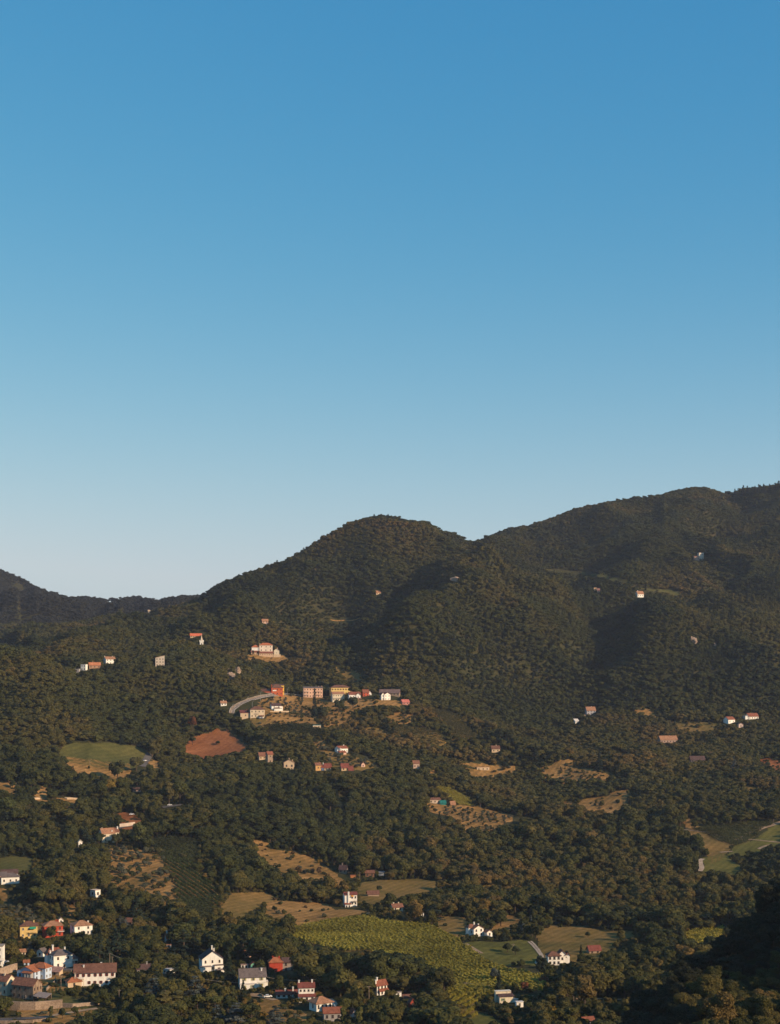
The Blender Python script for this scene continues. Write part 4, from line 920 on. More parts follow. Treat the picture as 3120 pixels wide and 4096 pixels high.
H('house', 'red fronted village house with a white wing', 1446, 1476, 2760, 2787, 18, 0.9, 'gx', 0.4, (0.5, 0.10, 0.05), R_RED, (2, 2), None, chim=((-0.3, 0.1, 0.7), (0.3, 0.1, 0.7)), extra=ex, dark=True, vis=2782)
def ex(root, w, dep, h, rh):
    block(root, (-w*0.65, dep*0.05), w*0.5, dep*0.8, 0, h*1.0, 'gy', rh*0.9, WHITE, R_RED, (1, 2), dark=True)
H('house', 'bright white twin-gabled house at the right end of the village', 1526, 1562, 2771, 2803, 30, 0.8, 'gy', 0.25, WHITE, R_RED, (2, 2), (1, 2), extra=ex, dark=True, ww=0.8, wh=1.2, vis=2797)
H('barn', 'long grey-brown barn roof behind the twin-gabled white house', 1518, 1601, 2758, 2784, -8, 0.3, 'gx', 0.5, STONE, (0.19, 0.13, 0.12), (6, 1), chim=((0.1, 0, 0.6),), dark=True, cat='barn', vis=2776)
H('shed', 'pink-red tin shed half hidden by trees below the barn', 1602, 1638, 2800, 2822, 25, 0.6, 'gx', 0.4, (0.45, 0.2, 0.17), (0.5, 0.16, 0.13), (2, 1), cat='shed', dark=True, vis=2816)
def ex(root, w, dep, h, rh):
    block(root, (0.05*w, -dep*0.66), w*0.62, dep*0.35, 0, h*0.5, 'hip', 0.9, WHITE, R_BROWN)
    block(root, (w*0.55, dep*0.0), w*0.3, dep*0.6, 0, h*0.85, 'flat', 0, WHITE, R_TAN, (1, 1))
    for k in range(5):
        mb = MB(); mb.box(-w*0.3 + k*w*0.15 - 0.12, -w*0.3 + k*w*0.15 + 0.12, -dep*0.86, -dep*0.83, -0.5, h*0.5); mb.build('porch_post', wallmat(WHITE), root)
    mb = MB(); mb.box(-w*0.8, w*1.2, -dep*1.1, -dep*0.4, -1.5, 0.05); mb.build('terrace', wallmat(BEIGE), root)
H('villa', 'new white villa with a dark porch roof below the village olive terraces', 1077, 1124, 2815, 2845, 18, 0.8, 'gx', 0.3, WHITE, R_DARK, (2, 2), (1, 2), chim=((-0.3, 0.1, 0.5),), extra=ex, dark=True, ww=0.9, wh=1.1, cat='villa', vis=2843)
def ex(root, w, dep, h, rh):
    block(root, (-w*0.82, dep*0.15), w*0.7, dep*1.0, 0, h*0.62, 'shed', 2.6, BEIGE, R_MAR, (1, 1), dark=True)
    chimney(root, -w*0.7, dep*0.2, h*0.9, 1.0, R_MAR)
    mb = MB(); mb.slab([(w*0.1, -dep/2-3, 2.4), (w*0.45, -dep/2-3, 2.4), (w*0.45, -dep/2-0.02, 3.4), (w*0.1, -dep/2-0.02, 3.4)], 0.12); mb.build('porch_roof', roofmat(R_OLD), root)
    balcony(root, -w*0.2, w*0.1, -dep/2, h*0.5, 0.9, BEIGE)
H('farmhouse', 'big cream farmhouse with a hipped tile roof inside the road bend', 994, 1058, 2829, 2876, 10, 0.7, 'hip', 0.25, (0.66, 0.53, 0.37), R_BROWN, (4, 2), None, extra=ex, dark=True, ww=0.9, wh=1.4, vis=2874)
HBOX.append((962, 996, 2830, 2868, HBOX[-1][4], HBOX[-1][5] - 14, 7))
H('hut', 'small hut with a pale turquoise canopy beneath the village vines', 1250, 1283, 2900, 2916, 10, 0.4, 'flat', 0.15, BEIGE, (0.25, 0.5, 0.5), (2, 1), cat='hut', dark=True)
# villa below the cone
def ex(root, w, dep, h, rh):
    block(root, (-w*0.78, -dep*0.02), w*0.58, dep*0.8, 0, h*0.80, 'hip', rh*0.9, WHITE, (0.50, 0.16, 0.07), (1, 1), dark=True, skip=((0, 0),))
    block(root, (-w*0.80, -dep*0.62), w*0.64, dep*0.4, -1.0, h*0.38, 'shed', 2.0, (0.62, 0.42, 0.27), R_RED, (4, 1), dark=True, ww=0.6, wh=0.7)
    block(root, (0.0, -dep*0.72), w*1.05, dep*0.45, -1.2, h*0.30, 'shed', 2.2, (0.62, 0.42, 0.27), R_RED, (6, 1), dark=True, ww=0.6, wh=0.7)
    block(root, (w*0.80, -dep*0.2), w*0.40, dep*0.6, -0.8, h*0.55, 'gy', rh*0.8, CREAM, R_OLD, (1, 1), None, (2, 2), dark=True, ww=0.7, wh=0.9)
    mb = MB(); mb.box(w*0.55, w*1.1, -dep*0.95, -dep*0.9, -3, 1.2); mb.build('terrace_wall', wallmat(BEIGE), root)
    chimney(root, w*0.88, -dep*0.1, h*0.55 + rh*0.4, 1.2, PINK, 0.9)
H('villa', 'large cream and pink hill villa with red tile roofs under the cone-shaped hill', 1034, 1090, 2572, 2622, 6, 0.6, 'hip', 0.18, (0.80, 0.66, 0.52), (0.50, 0.16, 0.07), (3, 3), (2, 3), chim=((-0.45, 0.1, 1.4),), extra=ex, dark=True, ww=1.0, wh=1.5, cat='villa', skip=((0, 0), (1, 0), (2, 0)))
HBOX.append((1000, 1036, 2577, 2618, HBOX[-1][4], HBOX[-1][5] - 14, 9)); HBOX.append((1088, 1120, 2584, 2618, HBOX[-1][4], HBOX[-1][5] + 28, 7))
# --- below the village
def ex(root, w, dep, h, rh):
    block(root, (-w*0.35, -dep*0.75), w*0.7, dep*0.7, -1.0, h*0.45, 'gx', rh*0.7, PINK, R_RED)
    for x, z in ((-0.75, 1.6), (-0.45, 2.8), (-0.30, 2.4)): chimney(root, w*x, -dep*0.6, h*0.5, z, WHITE, 0.8)
    chimney(root, w*0.3, 0.1*dep, h + rh*0.8, 1.2, WHITE, 0.9)
H('house', 'white house with a red roof and tall chimneys on the olive slope', 1338, 1391, 2985, 3016, 38, 0.7, 'gx', 0.28, WHITE, R_RED, (4, 1), None, extra=ex, dark=True, ww=0.8, wh=1.5, vis=3012)
H('house', 'pinkish house with a dormer in the roof, leftmost of the mid-slope row', 1030, 1062, 3011, 3042, 20, 0.8, 'gx', 0.42, BEIGE, R_OLD, (2, 1), dark=True, vis=3036)
H('house', 'tall ivy-clad stone house with a gable, right of the pinkish dormer house', 1062, 1091, 3008, 3056, 30, 0.8, 'gx', 0.2, STONE, R_RED, (1, 2), None, chim=((-0.2, 0.1, 0.8),), dark=True, vis=3046)
H('house', 'gable-fronted beige house with two arched loggia openings', 1132, 1177, 3040, 3080, 6, 0.8, 'gy', 0.28, BEIGE, R_TAN, (2, 1), chim=((0.02, 0.1, 1.3), (0.35, 0.2, 1.4)), dark=True, ww=1.6, wh=1.9, vis=3072)
def ex(root, w, dep, h, rh):
    block(root, (w*0.85, -dep*0.1), w*0.75, dep*0.8, -1, h*0.75, 'gx', rh, (0.16, 0.24, 0.42), R_MAR, (2, 1), dark=True)
    chimney(root, w*1.0, 0, h*0.75 + rh, 1.2, WHITE)
H('house', 'ochre house with a blue-washed lower wing on the mid slope', 1256, 1284, 3052, 3084, 20, 0.8, 'gx', 0.25, (0.62, 0.36, 0.14), R_OLD, (1, 1), None, extra=ex, dark=True, chim=((0.3, 0.1, 0.8),), vis=3076)
H('house', 'low brown-roofed house right of the ochre and blue house', 1294, 1325, 3056, 3084, 14, 0.6, 'gx', 0.5, BEIGE, R_MAR, (2, 1), dark=True, vis=3076)
def ex(root, w, dep, h, rh):
    block(root, (w*0.72, -dep*0.3), w*0.6, dep*0.8, -2.2, h*0.9, 'gx', rh, (0.74, 0.55, 0.28), R_MAR, (2, 1), dark=True)
H('house', 'maroon roofed pair of yellow houses at the right of the mid-slope row', 1360, 1396, 3056, 3086, 16, 0.7, 'gx', 0.5, (0.6, 0.42, 0.24), R_MAR, (2, 1), None, extra=ex, dark=True, vis=3078)
HBOX.append((1392, 1418, 3064, 3088, HBOX[-1][4], HBOX[-1][5] + 8, 6))
H('house', 'tiny house with a red roof at the edge of the olive slope', 1440, 1460, 3050, 3071, 25, 0.8, 'gy', 0.4, PINK, R_RED, (1, 1), dark=True, vis=3064)
H('farmhouse', 'pale pink walled house in front of the mid wood, facing the grove', 1648, 1678, 3043, 3078, 15, 0.8, 'gx', 0.3, (0.5, 0.36, 0.28), R_OLD, (2, 1), dark=True, vis=3070)
H('cottage', 'brown cottage with a broad roof between dark pines, right of centre', 1964, 2000, 2985, 3013, 8, 0.7, 'gx', 0.4, BEIGE, R_BROWN, (2, 1), chim=((0.1, 0, 0.8),), dark=True, cat='cottage', vis=3008)
H('ruin', 'crumbling pale stone sheds at the top of the wide olive grove', 1714, 1763, 3194, 3216, 14, 0.4, 'shed', 0.25, (0.55, 0.43, 0.33), R_OLD, (3, 1), cat='ruin', dark=True)
H('hut', 'teal tarpaulin hut right of the crumbling sheds', 1759, 1784, 3204, 3222, 10, 0.7, 'gx', 0.5, (0.02, 0.20, 0.19), (0.02, 0.17, 0.16), None, cat='hut')
H('hut', 'steep roofed wooden hut at the top of the wide olive grove', 1799, 1822, 3206, 3224, 15, 0.8, 'gx', 0.6, (0.25, 0.15, 0.1), R_TAN, (1, 1), cat='hut', dark=True)
H('ruin', 'low pale garden walls of a ruined house in the pink yard', 1905, 1958, 3068, 3084, 10, 0.3, 'flat', 0.1, BEIGE, R_TAN, (3, 1), cat='ruin', dark=True)
# --- right slopes
def ex(root, w, dep, h, rh):
    mb = MB(); mb.box(-w*1.1, w*0.8, -dep*1.4, -dep*0.55, -2.5, -0.4); mb.build('terrace', wallmat(PINK), root)
H('house', 'dark fronted house with a pink roof on the right-hand slope', 2343, 2384, 2828, 2858, 10, 0.7, 'gx', 0.45, (0.42, 0.41, 0.42), R_TAN, (3, 2), chim=((0.1, 0, 0.6),), extra=ex, dark=True, vis=2853)
H('shed', 'pale sheet-roofed shelter below the dark fronted house', 2296, 2318, 2878, 2894, 30, 0.6, 'shed', 0.5, WHITE, (0.6, 0.58, 0.56), None, cat='shelter')
H('house', 'white house with an orange-tinged roof, lower of the two far right', 2898, 2945, 2868, 2897, 35, 0.7, 'gx', 0.35, WHITE, R_RED, (2, 1), None, dark=True, vis=2890)
def ex(root, w, dep, h, rh):
    block(root, (-w*0.55, 0), w*0.5, dep*0.8, 0, h*1.1, 'flat', 0, WHITE, (0.6, 0.5, 0.42))
H('house', 'long white house with a red roof, upper of the two far right', 2986, 3038, 2855, 2881, 22, 0.5, 'gx', 0.45, WHITE, R_RED, (4, 1), None, extra=ex, dark=True, vis=2877)
HBOX.append((2965, 2988, 2856, 2874, HBOX[-1][4], HBOX[-1][5] - 9, 5))
H('hut', 'small pale gabled hut below the two far right houses', 2952, 2974, 2893, 2912, 10, 0.8, 'gy', 0.3, (0.65, 0.5, 0.42), R_TAN, (1, 1), cat='hut', dark=True, vis=2907)
H('house', 'long low house with a pinkish-brown roof sunk among the right-hand trees', 2636, 2713, 2945, 2976, 12, 0.4, 'gx', 0.45, (0.4, 0.28, 0.22), R_TAN, (6, 1), chim=((0.1, 0.05, 0.6),), dark=True, vis=2966)
H('house', 'dark roofed house in deep shade among the right-hand trees', 2760, 2822, 3026, 3052, 8, 0.4, 'gx', 0.5, (0.16, 0.14, 0.14), R_DARK, (4, 1), dark=True, vis=3036)
def ex(root, w, dep, h, rh):
    block(root, (-w*0.95, -dep*0.1), w*1.0, dep*0.9, -0.5, h*0.5, 'gx', rh*0.9, PINK, (0.4, 0.2, 0.15), (3, 1), dark=True)
H('farmhouse', 'pink and white farmhouse high on the right-hand mountain', 2793, 2816, 2209, 2242, 12, 0.8, 'flat', 0.08, (0.78, 0.66, 0.52), (0.5, 0.4, 0.33), (2, 2), extra=ex, dark=True, ww=1.2, wh=1.3, vis=2236)
HBOX.append((2762, 2794, 2218, 2238, HBOX[-1][4], HBOX[-1][5] - 12, 7))
H('hut', 'small ochre hut with a lit wall under the high terraces', 2374, 2388, 2350, 2362, 15, 0.8, 'flat', 0.1, (0.7, 0.45, 0.25), R_TAN, (1, 1), cat='hut', dark=True, vis=2358)
H('hut', 'small pink gabled hut right of the ochre one under the high terraces', 2389, 2400, 2354, 2369, -10, 0.8, 'gx', 0.5, PINK, (0.4, 0.2, 0.15), (1, 1), cat='hut', dark=True, vis=2365)
H('house', 'white house with a pink roof below the high terraces of the right mountain', 2544, 2577, 2365, 2392, 22, 0.6, 'gx', 0.4, WHITE, R_TAN, (3, 1), chim=((-0.3, 0, 0.8),), dark=True, vis=2386)
H('hut', 'small pale hut alone on the wooded face of the cone-shaped hill', 1500, 1522, 2363, 2380, 25, 0.7, 'gx', 0.4, BEIGE, R_TAN, (2, 1), cat='hut', dark=True, vis=2376)
H('hut', 'two-roofed pinkish hut in the woods above the hill villa', 1046, 1072, 2477, 2493, 15, 0.5, 'gx', 0.5, PINK, R_TAN, (2, 1), cat='hut', dark=True, vis=2488)

# --- church tower: square shaft, corbelled crown with merlons, conical spire
p = hit(806, 2586); mpp = p[1]/F; tw = 13.5*mpp
tower = empty('church_tower', tuple(p), math.radians(12), 'slim white church tower with a battlement crown and cone spire on the left ridge', 'church tower')
mb = MB(); mb.box(-tw/2, tw/2, -tw/2, tw/2, -8, 18*mpp); mb.build('shaft', wallmat(WHITE), tower)
mb = MB(); c = tw*0.60
mb.hexa([(-tw/2, -tw/2, 14.5*mpp), (tw/2, -tw/2, 14.5*mpp), (tw/2, tw/2, 14.5*mpp), (-tw/2, tw/2, 14.5*mpp), (-c, -c, 18.2*mpp), (c, -c, 18.2*mpp), (c, c, 18.2*mpp), (-c, c, 18.2*mpp)])
mb.box(-c, c, -c, c, 18.2*mpp, 21*mpp); mb.build('crown', wallmat(WHITE), tower)
for k in range(4):
    for s in range(4):
        mb = MB(); a = -c + 2*c*k/3.5; m2 = a + 2*c/7*1.1
        if s == 0: mb.box(a, m2, -c, -c+0.35, 21*mpp, 25*mpp)
        elif s == 1: mb.box(a, m2, c-0.35, c, 21*mpp, 25*mpp)
        elif s == 2: mb.box(-c, -c+0.35, a+0.4, m2-0.05, 21*mpp, 25*mpp)
        else: mb.box(c-0.35, c, a+0.4, m2-0.05, 21*mpp, 25*mpp)
        mb.build('merlon', wallmat(WHITE), tower)
mb = MB(); mb.tube((0, 0, 21*mpp), (0, 0, 24*mpp), c*0.62, c*0.62, 10); mb.tube((0, 0, 24*mpp), (0, 0, 42*mpp), c*0.62, c*0.12, 10); mb.build('spire', wallmat((0.72, 0.58, 0.42)), tower)
mb = MB(); mb.tube((0, 0, 42*mpp), (0, 0, 45*mpp), c*0.16, c*0.14, 8); mb.tube((0, 0, 45*mpp), (0, 0, 53*mpp), c*0.14, 0.03, 8); mb.build('finial', plain((0.35, 0.3, 0.26)), tower)
for s in (0, 1):
    o = link('belfry_window', window_mesh(1.0, 2.0, None, True), None, tower); o.location = (0, -tw/2-0.03, 9*mpp) if s == 0 else (tw/2+0.03, 0, 9*mpp); o.rotation_euler = (0, 0, s*math.pi/2)
HBOX.append((795, 817, 2533, 2580, p[1], p[0], 4)); HOUSES.append(('church tower', tower, *p, 4))
# ------------------------------------------------------------------ garden walls, cars, poles, rocks
def wall_line(name, label, pts, h, th, mat, cat='wall', foot=1.5, taper=None):
    P_ = [Vector(hit(*q)) for q in pts]; mb = MB()
    n = len(P_)
    for k in range(n - 1):
        a_, b_ = P_[k], P_[k+1]; d = (b_ - a_); d.z = 0; d.normalize(); nn = Vector((-d.y, d.x, 0))*th/2
        ha = h if taper is None else h + (taper - h)*k/(n - 1); hb = h if taper is None else h + (taper - h)*(k+1)/(n - 1)
        e = d*0.0
        mb.hexa([a_ - nn - Vector((0,0,foot)), b_ - nn + e - Vector((0,0,foot)), b_ + nn + e - Vector((0,0,foot)), a_ + nn - Vector((0,0,foot)),
                 a_ - nn + Vector((0,0,ha)), b_ - nn + e + Vector((0,0,hb)), b_ + nn + e + Vector((0,0,hb)), a_ + nn + Vector((0,0,ha))])
    c0 = P_[0]; mb.v = [(x - c0.x, y - c0.y, z - c0.z) for x, y, z in mb.v]
    o = mb.build(name, mat); o.location = c0
    xs = [q[0] for q in pts]; ys = [q[1] for q in pts]; m = P_[0].y/F
    HBOX.append((min(xs), max(xs), min(ys) - max(h, taper or 0)/m, max(ys), P_[0].y, P_[0].x, 1))
    return tag(o, label, cat)
wall_line('retaining_wall', 'tall pale stone retaining wall below the old brown farmhouse', [(34, 4042), (80, 4044), (140, 4043), (200, 4040), (250, 4034)], 4.4, 0.8, M_STONE, 'retaining wall')
wall_line('retaining_wall', 'low grey stone wall running right under the lawn', [(251, 4034), (290, 4034), (335, 4028), (372, 4021), (398, 4019)], 2.6, 0.6, M_STONE, 'retaining wall', taper=1.2)
wall_line('retaining_wall', 'sloping grey stone wall rising to the left edge above the blue house', [(68, 3885), (40, 3893), (10, 3902), (-40, 3916)], 4.6, 0.6, M_STONE, 'retaining wall', taper=4.2)
wall_line('boundary_wall', 'pinkish white plaster wall beside the lane above the long farmhouse', [(478, 3312), (505, 3309), (540, 3304)], 3.4, 0.4, wallmat((0.62, 0.5, 0.4)))
wall_line('boundary_wall', 'pale roadside wall in the trees of the left slope, longer one', [(268, 3199), (290, 3199), (312, 3201)], 1.8, 0.4, wallmat(BEIGE))
wall_line('boundary_wall', 'short pale wall in the trees of the left slope, nearer the edge', [(138, 3199), (160, 3199)], 1.6, 0.4, wallmat(BEIGE))
wall_line('boundary_wall', 'stone wall edging the lane by the white hamlet villa', [(165, 3884), (215, 3886), (285, 3889)], 1.1, 0.35, M_STONE)
wall_line('boundary_wall', 'low stone kerb wall around the garden left of the orange outbuilding', [(186, 3965), (200, 3950), (218, 3935), (222, 3922)], 1.6, 0.4, M_STONE)
wall_line('retaining_wall', 'long low roadside wall at the lower left corner', [(-20, 4098), (60, 4097), (130, 4094), (190, 4086)], 1.6, 0.5, M_STONE, 'retaining wall')
wall_line('boundary_wall', 'white garden wall in front of the hip roofed bungalow', [(1318, 4010), (1334, 4022), (1341, 4036)], 1.3, 0.3, wallmat(WHITE))
wall_line('retaining_wall', 'short retaining wall under the two-storey porch house drive', [(1002, 3985), (1040, 3986), (1052, 3992)], 1.4, 0.4, M_STONE, 'retaining wall')

def car_mesh():
    mb = MB()
    prof = [(-2.1, 0.35), (-2.1, 0.75), (-1.95, 0.92), (-1.2, 1.0), (1.15, 0.98), (1.95, 0.8), (2.1, 0.6), (2.1, 0.35)]
    n = len(prof)
    L = [(x, -0.85, z) for x, z in prof]; R = [(x, 0.85, z) for x, z in prof]
    i = len(mb.v); mb.v += L + R
    mb.f.append(tuple(range(n))); mb.m.append(0); mb.f.append(tuple(range(2*n-1, n-1, -1))); mb.m.append(0)
    for k in range(n): mb.f.append((k, k + n, (k+1) % n + n, (k+1) % n)); mb.m.append(0)
    return mb
CARB = car_mesh().mesh('body'); 
_g = MB(); _g.hexa([(-1.7, -0.8, 0.93), (1.2, -0.8, 0.93), (1.2, 0.8, 0.93), (-1.7, 0.8, 0.93), (-1.25, -0.62, 1.42), (0.35, -0.62, 1.42), (0.35, 0.62, 1.42), (-1.25, 0.62, 1.42)]); CARG = _g.mesh('windows'); CARG.materials.append(M_GLASS)
_g = MB(); _g.box(-1.2, 0.3, -0.6, 0.6, 1.425, 1.47); CARR = _g.mesh('roof')
_g = MB(); _g.tube((0, -0.1, 0), (0, 0.1, 0), 0.33, 0.33, 14); CARW = _g.mesh('wheel'); CARW.materials.append(plain((0.015, 0.015, 0.016), 0.8))
def car(px, py, rz, col, label, group=None):
    p = hit(px, py); z = float(ground(p[0], p[1])) + 0.75
    r = empty('parked_car' if 'parked' in label else 'car', (p[0], p[1], z), math.radians(rz), label, 'car', group)
    m = plain(col, 0.35, 0.05, spec=0.5)
    for nm, me in (('body', CARB), ('roof', CARR)):
        me2 = me.copy(); link(nm, me2, m, r)
    link('windows', CARG, None, r)
    for x in (-1.3, 1.3):
        for y in (-0.8, 0.8):
            o = link('wheel', CARW, None, r); o.location = (x, y, 0.33)
    HBOX.append((px - 9, px + 9, py - 9, py, p[1], p[0], 2.5))
car(580, 3048, 62, (0.8, 0.78, 0.74), 'white car driving along the road at the edge of the green field')
car(527, 3264, 8, (0.8, 0.8, 0.8), 'white car parked on the reddish bank above the plaster wall')
car(679, 3227, 5, (0.8, 0.78, 0.75), 'white van-like car on the lane between poplar and orchard')
car(1041, 2879, 70, (0.8, 0.77, 0.72), 'white car parked at the big cream farmhouse, left of the pair')
car(1051, 2879, 70, (0.8, 0.77, 0.72), 'white car parked at the big cream farmhouse, right of the pair')
car(22, 3858, 20, (0.75, 0.75, 0.75), 'silver car parked below the tall white house at the left edge')
car(1072, 3996, 15, (0.8, 0.78, 0.74), 'white car parked on the drive left of the maroon roofed bungalow')

def pole(px, pb, pt, label, lamp=False, wood=True, arm=True, dmin=640):
    p = hit(px, pb, dmin); h = (pb - pt)*p[1]/F
    r = empty('street_lamp' if lamp else 'utility_pole', tuple(p), random.uniform(-0.4, 0.4), label, 'street lamp' if lamp else 'utility pole', 'street lamps on the curved road' if lamp else 'wooden and concrete power poles')
    m = M_METAL if lamp else plain((0.27, 0.2, 0.15), 0.85, 0.3)
    mb = MB(); mb.tube((0, 0, -2), (0, 0, h), 0.19, 0.13, 8); mb.build('post', m, r)
    if lamp:
        mb = MB(); mb.tube((0, 0, h-0.1), (1.4, 0, h+0.3), 0.07, 0.05, 6); mb.build('arm', m, r)
        mb = MB(); mb.box(1.2, 1.9, -0.15, 0.15, h+0.25, h+0.42); mb.build('lamp_head', plain((0.7, 0.68, 0.62), 0.6), r)
    elif arm:
        mb = MB(); mb.box(-0.9, 0.9, -0.06, 0.06, h-0.6, h-0.45); mb.build('crossarm', m, r)
        for x in (-0.8, 0, 0.8):
            mb = MB(); mb.tube((x, 0, h-0.45), (x, 0, h-0.2), 0.06, 0.04, 6); mb.build('insulator', plain((0.5, 0.47, 0.42), 0.4), r)
    HBOX.append((px - 4, px + 4, pt, pb, p[1], p[0], 0.8))
    return Vector((p[0], p[1], p[2] + h))
tops = {}
for k, (px, pb, pt, lb) in enumerate([
    (439, 3872, 3812, 'left one of two grey poles behind the long white flats'), (449, 3870, 3826, 'right one of two grey poles behind the long white flats'),
    (541, 3880, 3841, 'slim double pole in dark trees right of the flats'), (476, 4008, 3960, 'reddish wooden pole right of the lawn'),
    (808, 3950, 3914, 'pole in front of the white house with two chimneys'), (1278, 3950, 3915, 'grey pole behind the two-storey porch house'),
    (1476, 4008, 3945, 'tall weathered pole left of the white house with red roof'), (1453, 3884, 3862, 'pole in the wood on the near side of the big vineyard'),
    (1863, 3956, 3930, 'pole at the lower corner of the big vineyard'), (1439, 3516, 3488, 'thin pole among the sheds above the hill meadow'),
    (2295, 4012, 3980, 'pole beside the pale lane right of centre, near the bottom'), (359, 3062, 3040, 'lone pole on the stubble field'),
    (2053, 3812, 3776, 'pole in the green field beyond the vineyard track'), (244, 3950, 3902, 'thin pole in front of the long white flats, by the outbuilding')]):
    tops[k] = pole(px, pb, pt, lb)
for px, pb, pt, lb in ((1042, 2806, 2769, 'street lamp at the inside of the road bend, left of the inn'), (1095, 2807, 2785, 'street lamp on the terrace edge right of the road bend'),
                       (1009, 2827, 2808, 'street lamp halfway up the curved road'), (990, 2803, 2789, 'street lamp on the outer verge of the curved road'), (1149, 2782, 2752, 'tall street lamp right of the yellow block'), (930, 2838, 2822, 'street lamp at the lowest turn of the curved road')):
    pole(px, pb, pt, lb, lamp=True)
M_WIRE = plain((0.34, 0.30, 0.25), 0.6, 0.1)
def wire(a_, b_, sag, label):
    mb = MB(); n = 14; pts = []
    for k in range(n + 1):
        t_ = k/n; q = a_.lerp(b_, t_); pts.append(q - Vector((0, 0, 4*sag*t_*(1 - t_))))
    for p_, q_ in zip(pts[:-1], pts[1:]): mb.tube(p_ - a_, q_ - a_, 0.07, 0.07, 4)
    o = mb.build('power_line', M_WIRE); o.location = a_
    tag(o, label, 'power line')
dn = Vector((0, 0, -0.3))
wire(tops[5] + dn, Vector(hit(1040, 3945)) + Vector((0, 0, 5.5)), 1.5, 'sagging cable left of the pole behind the porch house')
wire(tops[5] + dn, tops[6] + dn, 2.0, 'sagging cable from the grey pole to the tall weathered pole')
wire(tops[7] + dn, tops[8] + dn, 4.0, 'long cable across the wood below the big vineyard')
wire(tops[8] + dn, tops[8] + Vector((60, -12, 0)), 1.5, 'cable running right from the vineyard corner pole')
wire(tops[4] + dn, tops[4] + Vector((36, -5, -1.0)), 1.2, 'cable running right from the pole by the two-chimney house')
wire(tops[0] + dn, tops[2] + dn, 0.8, 'cable between the grey poles behind the flats')

def rock(px, py, wpx, hpx, label, seed):
    p = hit(px, py); m = p[1]/F; r = np.random.default_rng(seed)
    bm = bmesh.new(); bmesh.ops.create_icosphere(bm, subdivisions=4, radius=1.0)
    pl = r.normal(size=(26, 3)); pl /= np.linalg.norm(pl, axis=1)[:, None]; off = r.uniform(0.62, 0.95, 26)
    for v in bm.verts:
        c = np.array(v.co); s = 1.0
        dt = pl @ c
        for k in range(26):
            if dt[k] > off[k]: c = c - pl[k]*(dt[k] - off[k])*0.9
        c = c*(1 + 0.10*math.sin(9*c[0] + seed) * math.sin(8*c[1]) + 0.07*math.sin(19*c[2] + 3*c[0]))
        v.co = (c[0]*wpx*m/2, c[1]*min(wpx, hpx)*m*0.45, (c[2] - 0.15*c[0])*hpx*m*0.58)
    me = bpy.data.meshes.new('rock_outcrop'); bm.to_mesh(me); bm.free()
    o = link('rock_outcrop', me, M_ROCK); o.location = (p[0], p[1] + 3, p[2] + hpx*m*0.42)
    tag(o, label, 'rock', 'pale crags showing through the wood')
    HBOX.append((px - wpx*0.25, px + wpx*0.25, py - hpx, py - hpx*0.25, p[1] + 4, p[0], wpx*m*0.3))
rock(950, 2702, 30, 40, 'tall pale cliff face above the cottage by the curved road', 3)
rock(926, 2722, 46, 34, 'lower grey crag, down left of the tall pale cliff', 8)
rock(912, 2690, 18, 22, 'small brown crag left of the tall pale cliff', 12)
rock(1822, 2334, 44, 30, 'brown crag on the right flank of the cone-shaped hill', 21)
rock(2775, 2577, 32, 30, 'pinkish boulder crag alone in the right-hand woods', 5)
rock(2863, 2587, 15, 15, 'small pale boulder right of the pinkish crag', 6)
rock(2937, 2652, 8, 8, 'tiny pale boulder, lowest and rightmost of the crags', 7)

# ------------------------------------------------------------------ plants
def leafmat(name, spread=0.34):
    m, nt, b = nodes(name)
    b.inputs['Roughness'].default_value = 0.75; b.inputs['Specular IOR Level'].default_value = 0.12
    at = nt.nodes.new('ShaderNodeAttribute'); at.attribute_type = 'INSTANCER'; at.attribute_name = 'leafcol'
    ge = nt.nodes.new('ShaderNodeNewGeometry')
    r = ramp(nt, ge.outputs['Random Per Island'], [(0.0, (1 - spread, 1 - spread, 1 - spread)), (0.6, (1, 1, 1)), (1.0, (1 + spread*1.1, 1 + spread*0.9, 1 + spread*0.4))])
    nt.links.new(mul(nt, at.outputs['Color'], r.outputs[0]), b.inputs['Base Color'])
    tr = nt.nodes.new('ShaderNodeBsdfTranslucent'); mx_ = nt.nodes.new('ShaderNodeMixShader'); mx_.inputs[0].default_value = 0.06
    nt.links.new(mul(nt, at.outputs['Color'], r.outputs[0]), tr.inputs['Color'])
    out = nt.nodes['Material Output']
    nt.links.new(b.outputs[0], mx_.inputs[1]); nt.links.new(tr.outputs[0], mx_.inputs[2]); nt.links.new(mx_.outputs[0], out.inputs['Surface'])
    return m
M_LEAF = leafmat('foliage')
M_BARK = plain((0.085, 0.062, 0.045), 0.95, 0.4, 2.0)

def quads(C, N, size, r, jitter=0.5, aspect=0.75):
    n = len(C)
    N = N + r.normal(size=N.shape)*jitter; N /= np.linalg.norm(N, axis=1)[:, None] + 1e-9
    a = r.normal(size=(n, 3)); u = a - (a*N).sum(1)[:, None]*N; u /= np.linalg.norm(u, axis=1)[:, None] + 1e-9
    v = np.cross(N, u); s = (size*r.uniform(0.6, 1.35, n))[:, None]
    k1 = r.uniform(0.7, 1.2, (n, 1)); k2 = r.uniform(0.7, 1.2, (n, 1))
    bend = N*s*r.uniform(-0.25, 0.05, (n, 1))
    V = np.stack([C - u*s*k1, C - v*s*aspect*k2 + bend, C + u*s, C + v*s*aspect + bend], 1).reshape(-1, 3)
    return V, np.arange(4*n).reshape(n, 4)
def sphere_pts(n, r):
    p = r.normal(size=(n, 3)); return p/np.linalg.norm(p, axis=1)[:, None]
